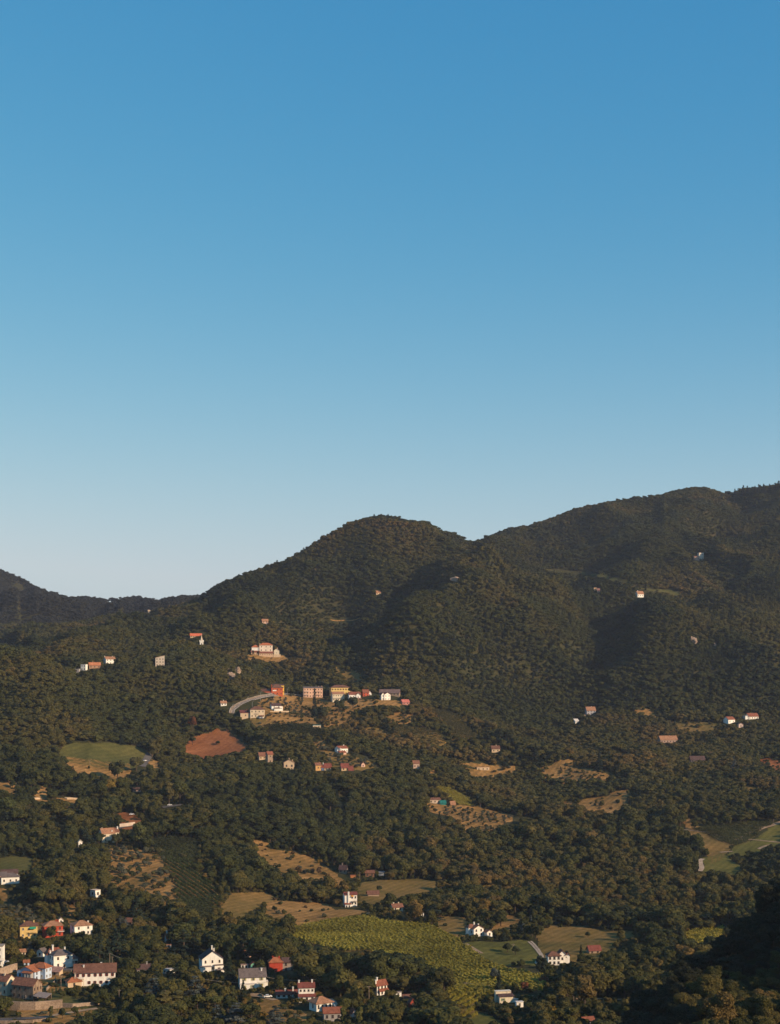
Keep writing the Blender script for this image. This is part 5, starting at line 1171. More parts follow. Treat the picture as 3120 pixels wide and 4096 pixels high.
def lobed(seed, K, n, size, cz, rad, lobe, top=True, inner=0.2, jitter=0.55):
    r = np.random.default_rng(seed); rad = np.array(rad)
    L = sphere_pts(K, r)*rad*r.uniform(0.45, 0.8, (K, 1)); L[:, 2] += cz
    R = r.uniform(lobe[0], lobe[1], K)
    L = np.vstack([L, [[0, 0, cz]]]); R = np.append(R, min(rad)*0.72)
    w = R**2/np.sum(R**2); C, N = [], []
    for k in range(K + 1):
        m = int(n*w[k]*1.5); d = sphere_pts(m, r); d[:, 2] = np.where(d[:, 2] < -0.5, -d[:, 2]*0.6, d[:, 2])
        d /= np.linalg.norm(d, axis=1)[:, None]
        c = L[k] + d*R[k]*r.uniform(0.82, 1.08, (m, 1))*np.array([1, 1, 0.85])
        dist = np.linalg.norm(c[:, None] - L[None], axis=2)/R[None]; dist[:, k] = 9
        keep = dist.min(1) > 0.80
        C.append(c[keep]); N.append(d[keep])
    C, N = np.vstack(C), np.vstack(N)
    if len(C) > n: s = r.choice(len(C), n, False); C, N = C[s], N[s]
    N = N + np.array([0, 0, 0.25])
    V, Q = quads(C, N, size, r, jitter)
    m = int(n*inner); ci = L[r.integers(0, K + 1, m)] + sphere_pts(m, r)*r.uniform(0.1, 0.75, (m, 1))*np.mean(lobe)
    Vi, Qi = quads(ci, sphere_pts(m, r), size*1.7, r, 0.3)
    return np.vstack([V, Vi]), np.vstack([Q, Qi + len(V)])
def cone_tree(seed, tiers, n_br, per, base_r, h, size, droop, z0=0.8, power=0.85, irregular=0.2):
    r = np.random.default_rng(seed); C, N = [], []
    for t_ in range(tiers):
        f_ = (t_ + r.uniform(-0.25, 0.25))/tiers; z = z0 + (h - z0)*max(f_, 0); R = base_r*(1 - max(f_, 0))**power*r.uniform(1 - irregular, 1 + irregular) + 0.15
        for b_ in range(max(4, int(n_br*(1 - 0.6*f_)))):
            an = r.uniform(0, 2*math.pi); rr = R*r.uniform(0.7, 1.1)
            s = r.uniform(0.15, 1, per)**0.7
            x = np.cos(an)*rr*s; y = np.sin(an)*rr*s
            side = r.normal(0, 0.16*rr, per)*(0.4 + 0.6*(1 - s))
            C.append(np.stack([x - np.sin(an)*side, y + np.cos(an)*side, z - droop*rr*s**1.5 + r.normal(0, 0.07, per)], 1))
            N.append(np.tile([np.cos(an)*0.5, np.sin(an)*0.5, 0.9], (per, 1)))
    C, N = np.vstack(C), np.vstack(N)
    return quads(C, N, size, r, 0.35, 0.6)
def trunk_mesh(name, h, r0, limbs, crown_z, spread, seed):
    r = np.random.default_rng(seed); mb = MB()
    p0_ = Vector((0, 0, -1.0)); z = h*0.5
    mb.tube(p0_, (0, 0, z), r0*1.2, r0*0.75, 7); mb.tube((0, 0, z), (r.uniform(-.2, .2), r.uniform(-.2, .2), h*0.85), r0*0.75, r0*0.2, 6)
    for k in range(limbs):
        a_ = 2*math.pi*(k + r.uniform(-.2, .2))/limbs; zz_ = h*r.uniform(0.28, 0.55)
        e = Vector((math.cos(a_)*spread, math.sin(a_)*spread, zz_ + spread*r.uniform(0.5, 0.9)))
        mb.tube((0, 0, zz_), e, r0*0.45, r0*0.12, 5)
    me = mb.mesh(name); me.materials.append(M_BARK); return me
def crown(name, vq):
    me = mesh_np(name, vq[0], vq[1]); me.materials.append(M_LEAF); return me
KINDS = {}
def kind(name, crowns, trunks, h): KINDS[name] = ([crown('crown', c) for c in crowns], trunks, h)
kind('broadleaf_tree', [lobed(100 + k, 10, 1500, 0.42, 5.9, (3.4, 3.4, 3.6), (1.2, 2.1), jitter=0.38) for k in range(6)], [trunk_mesh('trunk', 9.5, 0.26, 5, 5, 2.6, k) for k in range(2)], 10.0)
kind('near_tree', [lobed(200 + k, 16, 7500, 0.20, 5.9, (3.5, 3.5, 3.7), (0.9, 1.8), inner=0.25) for k in range(5)], [trunk_mesh('trunk', 9.5, 0.26, 7, 5, 3.0, 10 + k) for k in range(2)], 10.0)
kind('poplar_tree', [lobed(300 + k, 14, 1400, 0.40, 6.0, (1.9, 1.9, 4.6), (0.9, 1.4)) for k in range(3)], [trunk_mesh('trunk', 10, 0.24, 4, 5, 1.3, 20)], 10.8)
kind('cedar_tree', [cone_tree(400 + k, 9, 11, 26, 4.0, 10, 0.42, 0.10, 1.6, 0.7, 0.35) for k in range(3)], [trunk_mesh('trunk', 10, 0.3, 0, 5, 1, 30)], 10.2)
kind('spruce_tree', [cone_tree(500 + k, 15, 15, 22, 3.1, 10, 0.36, 0.35, 0.4, 0.95, 0.12) for k in range(3)], [trunk_mesh('trunk', 10, 0.24, 0, 5, 1, 31)], 10.1)
kind('cypress_tree', [lobed(600 + k, 12, 900, 0.30, 5.2, (0.75, 0.75, 4.6), (0.55, 0.9), jitter=0.4) for k in range(2)], [trunk_mesh('trunk', 9, 0.18, 0, 5, 1, 32)], 10.3)
kind('umbrella_pine', [lobed(700 + k, 12, 1500, 0.34, 7.8, (4.2, 4.2, 1.6), (1.2, 1.9)) for k in range(2)], [trunk_mesh('trunk', 8.5, 0.3, 6, 6, 2.6, 33)], 10.0)
kind('olive_tree', [lobed(800 + k, 7, 520, 0.28, 2.5, (1.8, 1.8, 1.3), (0.7, 1.1)) for k in range(4)], [trunk_mesh('trunk', 2.8, 0.22, 4, 1.5, 1.1, 34)], 4.0)
kind('shrub', [lobed(900 + k, 6, 420, 0.30, 1.1, (1.7, 1.7, 0.9), (0.6, 1.0)) for k in range(3)], [trunk_mesh('stem', 1.2, 0.1, 4, .5, .7, 35)], 2.4)

def base_col(tone):
    return {'dark': (0.038, 0.045, 0.017), 'mid': (0.058, 0.062, 0.020), 'olive': (0.078, 0.072, 0.026), 'brown': (0.098, 0.062, 0.030), 'yellow': (0.16, 0.115, 0.024),
            'grey': (0.085, 0.088, 0.060), 'blue': (0.068, 0.080, 0.074), 'rust': (0.14, 0.055, 0.026), 'fir': (0.023, 0.034, 0.021), 'lime': (0.095, 0.098, 0.028), 'vine': (0.25, 0.215, 0.034), 'vine_dark': (0.055, 0.072, 0.022)}[tone]
def plant(kname, x, y, z, h, wide, col, label, cat, group=None, rot=None, name=None):
    cr, tr, h0 = KINDS[kname]
    s = h/h0
    r = empty(name or kname, (x, y, z - 0.1), rot if rot is not None else random.uniform(0, 6.28), label, cat, group)
    r.scale = (s*wide, s*wide, s)
    o = bpy.data.objects.new('crown', random.choice(cr)); COL.objects.link(o); o.parent = r
    v = random.uniform(0.88, 1.12); o['leafcol'] = [col[0]*v*random.uniform(0.94, 1.06), col[1]*v, col[2]*v]
    o = bpy.data.objects.new('trunk' if kname != 'shrub' else 'stem', random.choice(tr)); COL.objects.link(o); o.parent = r
    return r
HAND = []        # hand-placed trees: world x, y, radius
def spot(kname, px, pb, hpx, wide, tone, label, group=None, dmin=640):
    p = hit(px, pb, dmin); h = hpx*p[1]/F
    nice = {'broadleaf_tree': 'tree', 'near_tree': 'tree', 'poplar_tree': 'poplar', 'cedar_tree': 'cedar', 'spruce_tree': 'spruce', 'cypress_tree': 'cypress', 'umbrella_pine': 'pine', 'olive_tree': 'olive tree', 'shrub': 'shrub'}[kname]
    plant(kname, *p, h, wide, base_col(tone), label, nice, group, name='broadleaf_tree' if kname == 'near_tree' else None)
    rad = h*wide*{'cypress_tree': 0.12, 'poplar_tree': 0.24, 'spruce_tree': 0.3, 'cedar_tree': 0.4, 'shrub': 0.7, 'olive_tree': 0.5}.get(kname, 0.4)
    HAND.append((p[0], p[1], rad)); solo = hpx > 88 and kname in ('spruce_tree', 'cedar_tree')
    HBOX.append((px - rad/p[1]*F*(0.75 if solo else 0.5), px + rad/p[1]*F*(0.75 if solo else 0.5), pb - hpx, pb - hpx*(0.15 if solo else 0.35), p[1], p[0], rad*(0.9 if solo else 0.6)))
S = spot
S('spruce_tree', 398, 3878, 152, 0.95, 'fir', 'great dark spruce between the cube-like house and long flats')
S('spruce_tree', 432, 3866, 120, 0.85, 'fir', 'paler spruce leaning close right of the great dark spruce')
S('cedar_tree', 470, 3850, 150, 0.9, 'fir', 'tall shaggy cedar right of the two spruces by the flats')
S('cedar_tree', 545, 3680, 100, 1.2, 'fir', 'wide flat-tiered cedar in the gardens above the hamlet')
S('cedar_tree', 625, 3660, 92, 1.2, 'olive', 'golden-topped cedar above the red roofed little house')
S('cedar_tree', 735, 3830, 120, 1.2, 'fir', 'broad layered cedar left of the two-chimney house')
S('cedar_tree', 775, 3826, 105, 0.9, 'fir', 'dark cedar touching the left of the two-chimney house')
S('cedar_tree', 972, 3830, 110, 0.8, 'fir', 'dark cedar above the slate roofed white house')
S('spruce_tree', 912, 3905, 120, 0.8, 'fir', 'brownish fir close right of the two-chimney house')
S('spruce_tree', 921, 3940, 110, 0.9, 'fir', 'dark green fir in front of the slate roofed white house')
S('cypress_tree', 928, 4002, 70, 1.6, 'mid', 'pointed green cypress below the dark green fir')
S('spruce_tree', 972, 4010, 95, 0.75, 'fir', 'dark conical fir hiding the corner of the slate roofed house')
S('cedar_tree', 700, 3935, 70, 1.6, 'fir', 'low spreading cedar in the middle of the wooded garden')
S('cedar_tree', 612, 4000, 110, 1.2, 'blue', 'blue-grey cedar left of centre at the bottom')
S('cedar_tree', 780, 4000, 105, 1.3, 'blue', 'blue-grey cedar in front of the low white annex')
S('cedar_tree', 868, 4098, 85, 1.2, 'blue', 'silvery cedar at the bottom, below the umbrella pines')
S('cedar_tree', 945, 4098, 95, 1.4, 'blue', 'broad silvery cedar at the bottom, right of the umbrella pines')
S('cedar_tree', 1098, 4105, 90, 1.4, 'blue', 'silvery cedar at the bottom, left of the white pole house')
S('broadleaf_tree', 207, 3762, 62, 0.9, 'mid', 'bushy tree in front of the dark red house')
S('broadleaf_tree', 330, 3762, 42, 0.8, 'mid', 'small tree against the front of the cube-like white house')
S('cedar_tree', 120, 3812, 50, 1.0, 'blue', 'grey-blue cedar hiding the foot of the yellow house')
S('cedar_tree', 480, 3700, 40, 1.3, 'blue', 'small silver cedar, left one above the spruces')
S('cedar_tree', 500, 3706, 42, 1.2, 'blue', 'small silver cedar, right one above the spruces')
S('umbrella_pine', 716, 4090, 84, 1.1, 'lime', 'bright green umbrella pine, left one of three')
S('umbrella_pine', 790, 4050, 74, 1.2, 'lime', 'bright green umbrella pine, upper one of three')
S('umbrella_pine', 860, 4050, 66, 1.2, 'lime', 'bright green umbrella pine, right one of three')
S('umbrella_pine', 1005, 4105, 90, 1.0, 'mid', 'dark umbrella pine at the bottom beside the silvery cedar')
S('cypress_tree', 660, 4070, 150, 2.2, 'olive', 'huge ivy-brown column tree in the wooded garden at the bottom')
S('cypress_tree', 706, 4060, 120, 2.4, 'olive', 'second ivy-brown column tree, right of the huge one')
S('poplar_tree', 1374, 4110, 98, 0.7, 'lime', 'slim poplar with pale leaves right of the rusty roof')
S('poplar_tree', 1436, 4115, 108, 0.7, 'lime', 'slim poplar with pale leaves, second from the rusty roof')
S('poplar_tree', 1502, 4110, 80, 0.9, 'olive', 'slim olive-brown poplar near the bottom under the pole house')
S('spruce_tree', 1996, 3972, 96, 0.75, 'fir', 'tall dark fir behind the cream house with the green window')
S('broadleaf_tree', 1978, 3930, 62, 0.9, 'blue', 'silver-leaved tree at the left of the tall dark fir')
S('cypress_tree', 2158, 3905, 100, 1.3, 'fir', 'cypress at the left of the white villa, left of a pair')
S('cypress_tree', 2174, 3905, 106, 1.2, 'fir', 'cypress at the left of the white villa, right of a pair')
S('cypress_tree', 2265, 3854, 72, 1.1, 'fir', 'cypress in front of the villa rear wing')
S('spruce_tree', 2324, 3822, 46, 0.8, 'fir', 'dark pointed fir between the villa and the maroon barn')
S('broadleaf_tree', 2352, 3752, 27, 1.1, 'mid', 'small round tree alone in the river meadow')
S('broadleaf_tree', 2100, 3978, 54, 0.8, 'rust', 'rust-red oval tree beside the lane at the vineyard foot')
S('shrub', 2174, 3936, 30, 1.4, 'rust', 'rust-red round bush below the villa cypresses')
S('cypress_tree', 2228, 4025, 60, 1.6, 'grey', 'pale grey-green cypress by the pale lane')
S('cypress_tree', 2124, 3690, 40, 1.2, 'blue', 'bluish cypress left of the river meadow')
S('cypress_tree', 2092, 3740, 55, 1.6, 'blue', 'stout bluish conifer at the left corner of the river meadow')
S('broadleaf_tree', 2030, 3812, 42, 1.2, 'dark', 'dark round tree in the green field, left of a pair')
S('broadleaf_tree', 2062, 3822, 40, 1.2, 'dark', 'dark round tree in the green field, right of a pair')
S('poplar_tree', 628, 3022, 96, 1.3, 'olive', 'tall yellowish poplar beside the road by the green field')
S('poplar_tree', 608, 3030, 80, 1.2, 'olive', 'shorter yellowish poplar at the road, left of the tall one')
S('broadleaf_tree', 470, 3122, 88, 1.0, 'mid', 'big round tree at the right end of the stubble field')
S('broadleaf_tree', 545, 3090, 68, 1.1, 'olive', 'olive-brown tree between stubble field and road')
S('broadleaf_tree', 443, 3175, 68, 0.95, 'yellow', 'golden-orange tree below the stubble field')
S('cedar_tree', 548, 3162, 72, 1.0, 'fir', 'flat-tiered cedar above the pinkish low hut')
S('poplar_tree', 676, 3216, 98, 1.0, 'olive', 'tall yellow-green poplar standing by the lane car')
S('poplar_tree', 704, 3214, 60, 1.1, 'olive', 'short yellowish poplar right of the tall lane poplar')
S('broadleaf_tree', 356, 3080, 17, 0.9, 'dark', 'tiny dark tree alone on the stubble field')
S('broadleaf_tree', 872, 2982, 20, 1.2, 'dark', 'small round tree alone on the red field')
S('broadleaf_tree', 770, 2982, 38, 1.0, 'dark', 'dark tree at the left side of the red field')
S('broadleaf_tree', 770, 2925, 62, 0.8, 'rust', 'brown autumn tree above the red field')
S('broadleaf_tree', 223, 3030, 46, 0.9, 'dark', 'dark round tree at the left corner of the green field')
S('broadleaf_tree', 396, 3385, 54, 1.1, 'dark', 'dark round tree in front of the long farmhouse, left one')
S('broadleaf_tree', 467, 3388, 58, 0.9, 'dark', 'dark round tree in front of the long farmhouse, right one')
S('broadleaf_tree', 553, 3392, 104, 1.0, 'mid', 'very big tree right of the long farmhouse')
S('cedar_tree', 340, 3372, 76, 0.9, 'fir', 'slim cedar left of the long farmhouse')
S('spruce_tree', 1258, 2868, 122, 0.42, 'fir', 'tall dark conifer in front of the pink apartment house')
S('broadleaf_tree', 1290, 2880, 60, 1.1, 'dark', 'dark bushy tree right of the tall conifer below the village')
S('broadleaf_tree', 1355, 2852, 58, 1.0, 'dark', 'round tree below the cream village block, left of a pair')
S('broadleaf_tree', 1412, 2840, 56, 1.0, 'dark', 'round tree below the cream village block, right of a pair')
S('broadleaf_tree', 978, 2622, 32, 1.1, 'yellow', 'round golden tree left of the hill villa')
S('cypress_tree', 1012, 2624, 26, 1.4, 'fir', 'small pointed cypress in front of the hill villa')
S('broadleaf_tree', 1033, 2622, 18, 0.8, 'dark', 'small clipped tree in front of the hill villa')
S('broadleaf_tree', 1921, 3232, 50, 1.2, 'dark', 'big dark round tree at the top right of the wide grove')
S('spruce_tree', 2398, 3082, 82, 0.85, 'fir', 'dark triangular fir in the garden terraces, right of centre')
S('spruce_tree', 2142, 3060, 88, 0.8, 'fir', 'dark shaggy fir left of the pinkish garden terraces')
S('spruce_tree', 2937, 3092, 72, 0.8, 'blue', 'silver-blue spruce in the right-hand park')
S('cedar_tree', 2000, 2970, 70, 1.0, 'fir', 'dark pine behind the brown cottage, left one')
S('cedar_tree', 1950, 2960, 60, 1.0, 'fir', 'dark pine behind the brown cottage, further left')
S('cedar_tree', 2035, 2975, 58, 1.0, 'fir', 'dark pine behind the brown cottage, right one')
S('broadleaf_tree', 1516, 3574, 36, 0.8, 'dark', 'small dark tree beside the low shed on the hill meadow')
S('broadleaf_tree', 1276, 3502, 38, 0.8, 'brown', 'bare-stemmed brown tree on the dry slope')
S('broadleaf_tree', 1232, 3500, 26, 1.0, 'dark', 'dark bushy tree left of the brown tree on the dry slope')
S('olive_tree', 1098, 3648, 26, 1.0, 'dark', 'small tree alone at the left end of the dry bank')
S('broadleaf_tree', 250, 3996, 32, 1.3, 'mid', 'low spreading fruit tree on the hamlet lawn')
S('broadleaf_tree', 300, 4066, 42, 1.0, 'mid', 'round tree on the dirt yard below the low stone wall')
S('poplar_tree', 203, 4076, 60, 0.9, 'olive', 'thin scraggy tree below the tall retaining wall')
S('broadleaf_tree', 250, 4078, 48, 0.9, 'dark', 'dark bush-like tree at the lane, below the dirt yard')
for k, (px, pb, hp) in enumerate([(2942, 1966, 20), (2962, 1962, 22), (2980, 1962, 24), (2996, 1962, 30), (3014, 1960, 24), (3030, 1960, 32), (3046, 1958, 26), (3062, 1956, 28), (3080, 1954, 30), (3098, 1950, 32), (3114, 1946, 34), (2910, 1975, 26)]):
    px += random.uniform(-7, 7); q = hit(px, pb + 26, 2600)
    h = (hp*random.uniform(0.2, 0.8) + (34 if k != 11 else 22))*q[1]/F
    plant('spruce_tree' if k != 11 else 'umbrella_pine', q[0], q[1], q[2], h, random.uniform(0.75, 1.25), base_col('fir'), 'conifer on the right skyline, %s from the right edge' % ['eleventh', 'tenth', 'ninth', 'eighth', 'seventh', 'sixth', 'fifth', 'fourth', 'third', 'second', 'first', 'twelfth'][k], 'conifer', 'conifers along the right skyline', name='spruce_tree')
for k, px in enumerate((45, 78)):
    q = hit(px, (2305, 2316)[k], 3000)
    plant('broadleaf_tree', q[0], q[1], q[2], 15, 1.1, base_col('dark'), ('tall round-headed tree at the left end of the far ridge skyline', 'flat-topped tree standing out on the far left skyline')[k], 'tree')
ORD = ['nearest', 'second', 'third', 'fourth', 'fifth', 'sixth', 'seventh', 'eighth', 'ninth', 'tenth', 'eleventh', 'twelfth', 'thirteenth', 'fourteenth', 'fifteenth', 'sixteenth', 'seventeenth', 'eighteenth', 'nineteenth', 'twentieth'] + ['twenty-' + w for w in ('first', 'second', 'third', 'fourth', 'fifth', 'sixth', 'seventh', 'eighth', 'ninth')]
# ------------------------------------------------------------------ scattered plants
SRC = bpy.data.collections.new('plant_source')          # holds the shapes that the wood's point clouds copy
def joined(name, ma, mb_):
    bm = bmesh.new(); bm.from_mesh(ma); n = len(bm.faces); bm.from_mesh(mb_); bm.faces.ensure_lookup_table()
    for f_ in bm.faces[n:]: f_.material_index = 1
    me = bpy.data.meshes.new(name); bm.to_mesh(me); bm.free(); me.materials.append(M_LEAF); me.materials.append(M_BARK)
    return me
def source(name, meshes):
    c = bpy.data.collections.new(name)
    for k, me in enumerate(meshes):
        o = bpy.data.objects.new('%s_%02d' % (name, k), me); c.objects.link(o)
    return c
def cloud(name, pts, scl, rot, pidx, col, src):
    n = len(pts)
    me = bpy.data.meshes.new(name); me.vertices.add(n); me.vertices.foreach_set('co', np.asarray(pts, np.float32).ravel())
    def attr(nm, ty, a, key='value'):
        at = me.attributes.new(nm, ty, 'POINT'); at.data.foreach_set(key, np.ascontiguousarray(a).ravel())
    attr('scl', 'FLOAT_VECTOR', np.asarray(scl, np.float32), 'vector')
    r3 = np.zeros((n, 3), np.float32); r3[:, 2] = rot
    attr('rot', 'FLOAT_VECTOR', r3, 'vector')
    attr('pidx', 'INT', np.asarray(pidx, np.int32))
    c4 = np.ones((n, 4), np.float32); c4[:, :3] = col
    attr('leafcol', 'FLOAT_COLOR', c4, 'color')
    me.update()
    o = link(name, me)
    g = bpy.data.node_groups.new(name, 'GeometryNodeTree')
    g.interface.new_socket('Geometry', in_out='INPUT', socket_type='NodeSocketGeometry')
    g.interface.new_socket('Geometry', in_out='OUTPUT', socket_type='NodeSocketGeometry')
    N = g.nodes; L = g.links
    gi, go = N.new('NodeGroupInput'), N.new('NodeGroupOutput')
    ci = N.new('GeometryNodeCollectionInfo'); ci.inputs['Collection'].default_value = src
    ci.inputs['Separate Children'].default_value = True; ci.inputs['Reset Children'].default_value = True
    ip = N.new('GeometryNodeInstanceOnPoints'); ip.inputs['Pick Instance'].default_value = True
    def na(nm, ty):
        x = N.new('GeometryNodeInputNamedAttribute'); x.data_type = ty; x.inputs['Name'].default_value = nm
        return [s for s in x.outputs if s.enabled and s.name == 'Attribute'][0]
    L.new(gi.outputs[0], ip.inputs['Points']); L.new(ci.outputs[0], ip.inputs['Instance'])
    L.new(na('pidx', 'INT'), ip.inputs['Instance Index']); L.new(na('scl', 'FLOAT_VECTOR'), ip.inputs['Scale'])
    er = N.new('FunctionNodeEulerToRotation'); L.new(na('rot', 'FLOAT_VECTOR'), er.inputs[0]); L.new(er.outputs[0], ip.inputs['Rotation'])
    L.new(ip.outputs[0], go.inputs[0])
    md = o.modifiers.new('scatter', 'NODES'); md.node_group = g
    return tag(o, kind='stuff')

# vines: a clump of leaves on a stake, set out in rows
VC = [quads(np.random.default_rng(k).normal(size=(46, 3))*np.array([0.75, 0.30, 0.42]) + np.array([0, 0, 1.15]), np.random.default_rng(k + 50).normal(size=(46, 3)) + np.array([0, -0.2, 0.5]), 0.30, np.random.default_rng(k + 90)) for k in range(4)]
VSRC = source('vine_clump', [crown('vine_clump', v) for v in VC])
def row_points(key, a_px, b_px, gap, step, seed=1):
    pd = FIELDS[key][1]; P3 = np.array([((p - CX)/F*d, d) for p, d in pd])
    A, B = hit(*a_px), hit(*b_px); u = (B - A)[:2]; u /= np.linalg.norm(u); v = np.array([-u[1], u[0]])
    c = P3.mean(0); R = np.abs((P3 - c)).max()*1.6; r = np.random.default_rng(seed); rows = []
    for k in range(int(-R/gap), int(R/gap) + 1):
        s = np.arange(-R, R, step) + r.uniform(-0.3, 0.3)
        q = c + np.outer(s, u) + k*gap*v
        q = q[q[:, 1] > 300]
        ins = inpoly(CX + q[:, 0]/q[:, 1]*F, q[:, 1], pd)
        if ins.sum() > 4: rows.append(q[ins])
    return rows, math.atan2(u[1], u[0])
def vineyard_rows(key, a_px, b_px, gap, tone, group, label, h=1.0):
    rows, an = row_points(key, a_px, b_px, gap, 1.1)
    ca, sa = math.cos(an), math.sin(an)
    for k, q in enumerate(rows):
        V, Q, n = [], [], 0; z0 = ground(q[:, 0], q[:, 1])
        o0 = np.array([q[0, 0], q[0, 1], float(z0[0])])
        for (x, y), z in zip(q, z0):
            v, f_ = VC[random.randrange(4)]; s = random.uniform(0.85, 1.2)*h
            w = np.stack([v[:, 0]*ca*s - v[:, 1]*sa*s + x, v[:, 0]*sa*s + v[:, 1]*ca*s + y, v[:, 2]*s + z + 0.2], 1) - o0
            V.append(w); Q.append(f_ + n); n += len(w)
        me = mesh_np('vine_row', np.vstack(V), np.vstack(Q)); me.materials.append(M_LEAF)
        o = link('vine_row', me); o.location = o0
        c_ = base_col(tone); v_ = random.uniform(0.9, 1.1); o['leafcol'] = [c*v_ for c in c_]
        tag(o, '%s row of %s, %s' % (ORD[k] if k else 'first', label, 'counted from the right'), 'vine row', group)
def vineyard_cloud(key, a_px, b_px, gap, step, tone, name, h=1.0, wide=1.3):
    rows, an = row_points(key, a_px, b_px, gap, step)
    q = np.vstack(rows); q = q + rng.normal(0, 0.18, q.shape); n = len(q)
    keep = (rng.random(n) < 0.92); q = q[keep]; n = len(q)
    s = rng.uniform(0.8, 1.25, n)*h
    c0 = np.array(base_col(tone)); nz = vnoise(q[:, 0], q[:, 1], 26, 77)[:, None]*0.30 + rng.normal(0, 0.10, (n, 1))
    cloud(name, np.stack([q[:, 0], q[:, 1], ground(q[:, 0], q[:, 1]) + 0.25], 1), np.stack([s*wide, s*wide, s], 1), an + rng.normal(0, 0.12, n), rng.integers(0, 4, n), c0*(1 + nz), VSRC)
vineyard_cloud('big_vines', (1240, 3760), (1300, 3800), 3.1, 1.15, 'vine', 'vineyard_canopy', 1.05, 1.55)
vineyard_cloud('corner_vines', (2760, 3322), (2940, 3356), 3.8, 1.5, 'mid', 'vineyard_canopy')
vineyard_cloud('village_vines', (1080, 2910), (1260, 2925), 2.8, 1.4, 'dark', 'vineyard_canopy')
vineyard_cloud('dark_vines', (620, 3370), (780, 3400), 2.6, 1.3, 'dark', 'vineyard_canopy', 1.1, 1.3)
vineyard_cloud('yellow_terrace', (1740, 2846), (1880, 2920), 3.4, 1.5, 'olive', 'vineyard_canopy')
vineyard_cloud('vine_strip', (1730, 3150), (1860, 3180), 3.4, 1.5, 'vine', 'vineyard_canopy')
vineyard_cloud('terraces_mid', (1560, 2915), (1780, 2940), 4.5, 1.8, 'olive', 'vineyard_canopy')
vineyard_cloud('spur_vines', (2750, 3770), (2860, 3725), 3.4, 1.6, 'vine', 'vineyard_canopy', 1.2)
vineyard_cloud('rows_foot', (720, 3620), (880, 3650), 2.6, 1.3, 'dark', 'vineyard_canopy', 1.1)
vineyard_rows('rows', (690, 3500), (780, 3560), 4.4, 'vine_dark', 'rows of the slanting dark vineyard', 'dark green vines in the slanting vineyard', 1.15)
vineyard_rows('low_vines', (1905, 3955), (1800, 4005), 5.0, 'vine', 'rows of the small striped vineyard', 'light green vines in the small striped vineyard', 1.15)

# olives and bushes on the open slopes
def in_field(key, spacing, seed, jitter=0.35, keep=1.0):
    pd = FIELDS[key][1]; P3 = np.array([((p - CX)/F*d, d) for p, d in pd]); r = np.random.default_rng(seed)
    gx = np.arange(P3[:, 0].min(), P3[:, 0].max(), spacing); gy = np.arange(P3[:, 1].min(), P3[:, 1].max(), spacing)
    A, B = np.meshgrid(gx, gy); q = np.stack([A.ravel(), B.ravel()], 1) + r.normal(0, jitter*spacing*0.4, (A.size, 2))
    q = q[inpoly(CX + q[:, 0]/q[:, 1]*F, q[:, 1], pd) & (r.random(len(q)) < keep)]
    return q
def near_house(q, pad=2.5):
    bad = np.zeros(len(q), bool)
    for _, _, hx, hy, hz, hr in HOUSES: bad |= (q[:, 0] - hx)**2 + (q[:, 1] - hy)**2 < (hr*1.25 + pad)**2
    px, py = proj(q[:, 0], q[:, 1], ground(q[:, 0], q[:, 1]))
    for x0, x1, yt, vb, dh, _, _ in HBOX: bad |= (px > x0 - 4) & (px < x1 + 4) & (py > yt) & (py < vb + 12) & (q[:, 1] < dh)
    for nm, xy in ROADS:
        for x, y in xy[::2]: bad |= (q[:, 0] - x)**2 + (q[:, 1] - y)**2 < 25
    return bad
OL = []
for key, sp, hh, kp, where in (('grove', 6.5, 2.9, 0.8, 'in the wide sandy grove'), ('village_slope', 6.5, 3.0, 0.85, 'inside the road bend'), ('olive_slope', 6.0, 4.2, 0.95, 'on the slope by the tall chimneys'),
                        ('left_grove', 5.5, 3.8, 0.95, 'in the left-edge grove'), ('farm_slope', 6.6, 4.4, 0.58, 'below the long farmhouse')):
    q = in_field(key, sp, 5 + len(OL), 1.3 if key in ('farm_slope', 'olive_slope') else 0.5, kp); q = q[~near_house(q)]
    OL.append((q, hh, where, key))
def big_first(parts, limit):
    sizes = np.concatenate([hh/q[:, 1] for q, hh, _, _ in parts]); cut = np.sort(sizes)[::-1][min(limit, len(sizes)) - 1]
    return cut
cut = big_first(OL, 290)
KO = KINDS['olive_tree']; rest = []
for q, hh, where, key in OL:
    big = q[hh/q[:, 1] >= cut]; big = big[np.argsort(big[:, 1])]; band = {}
    for b_, part in enumerate(np.array_split(big, max(1, round(len(big)/9)))):
        for c_, (x, y) in enumerate(part[np.argsort(part[:, 0]/part[:, 1])]): band[(x, y)] = (ORD[b_] if b_ else 'first', ORD[c_] if c_ else 'first')
    for x, y in q:
        h = hh*random.uniform(0.75, 1.3); z = float(ground(x, y)); tone = random.choice(('grey', 'grey', 'olive', 'dark'))
        if hh/y >= cut:
            plant('olive_tree', x, y, z, h, random.uniform(0.9, 1.25), base_col(tone), 'olive tree ' + where + ', %s from left, %s band from front' % band[(x, y)][::-1], 'olive tree', 'olive trees ' + where)
        else: rest.append((x, y, z, h/4.0, tone))
if rest:
    r_ = np.array([(a_, b_, c_, d_) for a_, b_, c_, d_, _ in rest]); n = len(r_)
    cloud('olive_grove', r_[:, :3], np.stack([r_[:, 3]*1.1, r_[:, 3]*1.1, r_[:, 3]], 1), rng.uniform(0, 6.28, n), rng.integers(0, 4, n), [base_col(t_[4]) for t_ in rest], source('olive_shape', [joined('olive_shape', a_, KO[1][0]) for a_ in KO[0]]))
bush = []
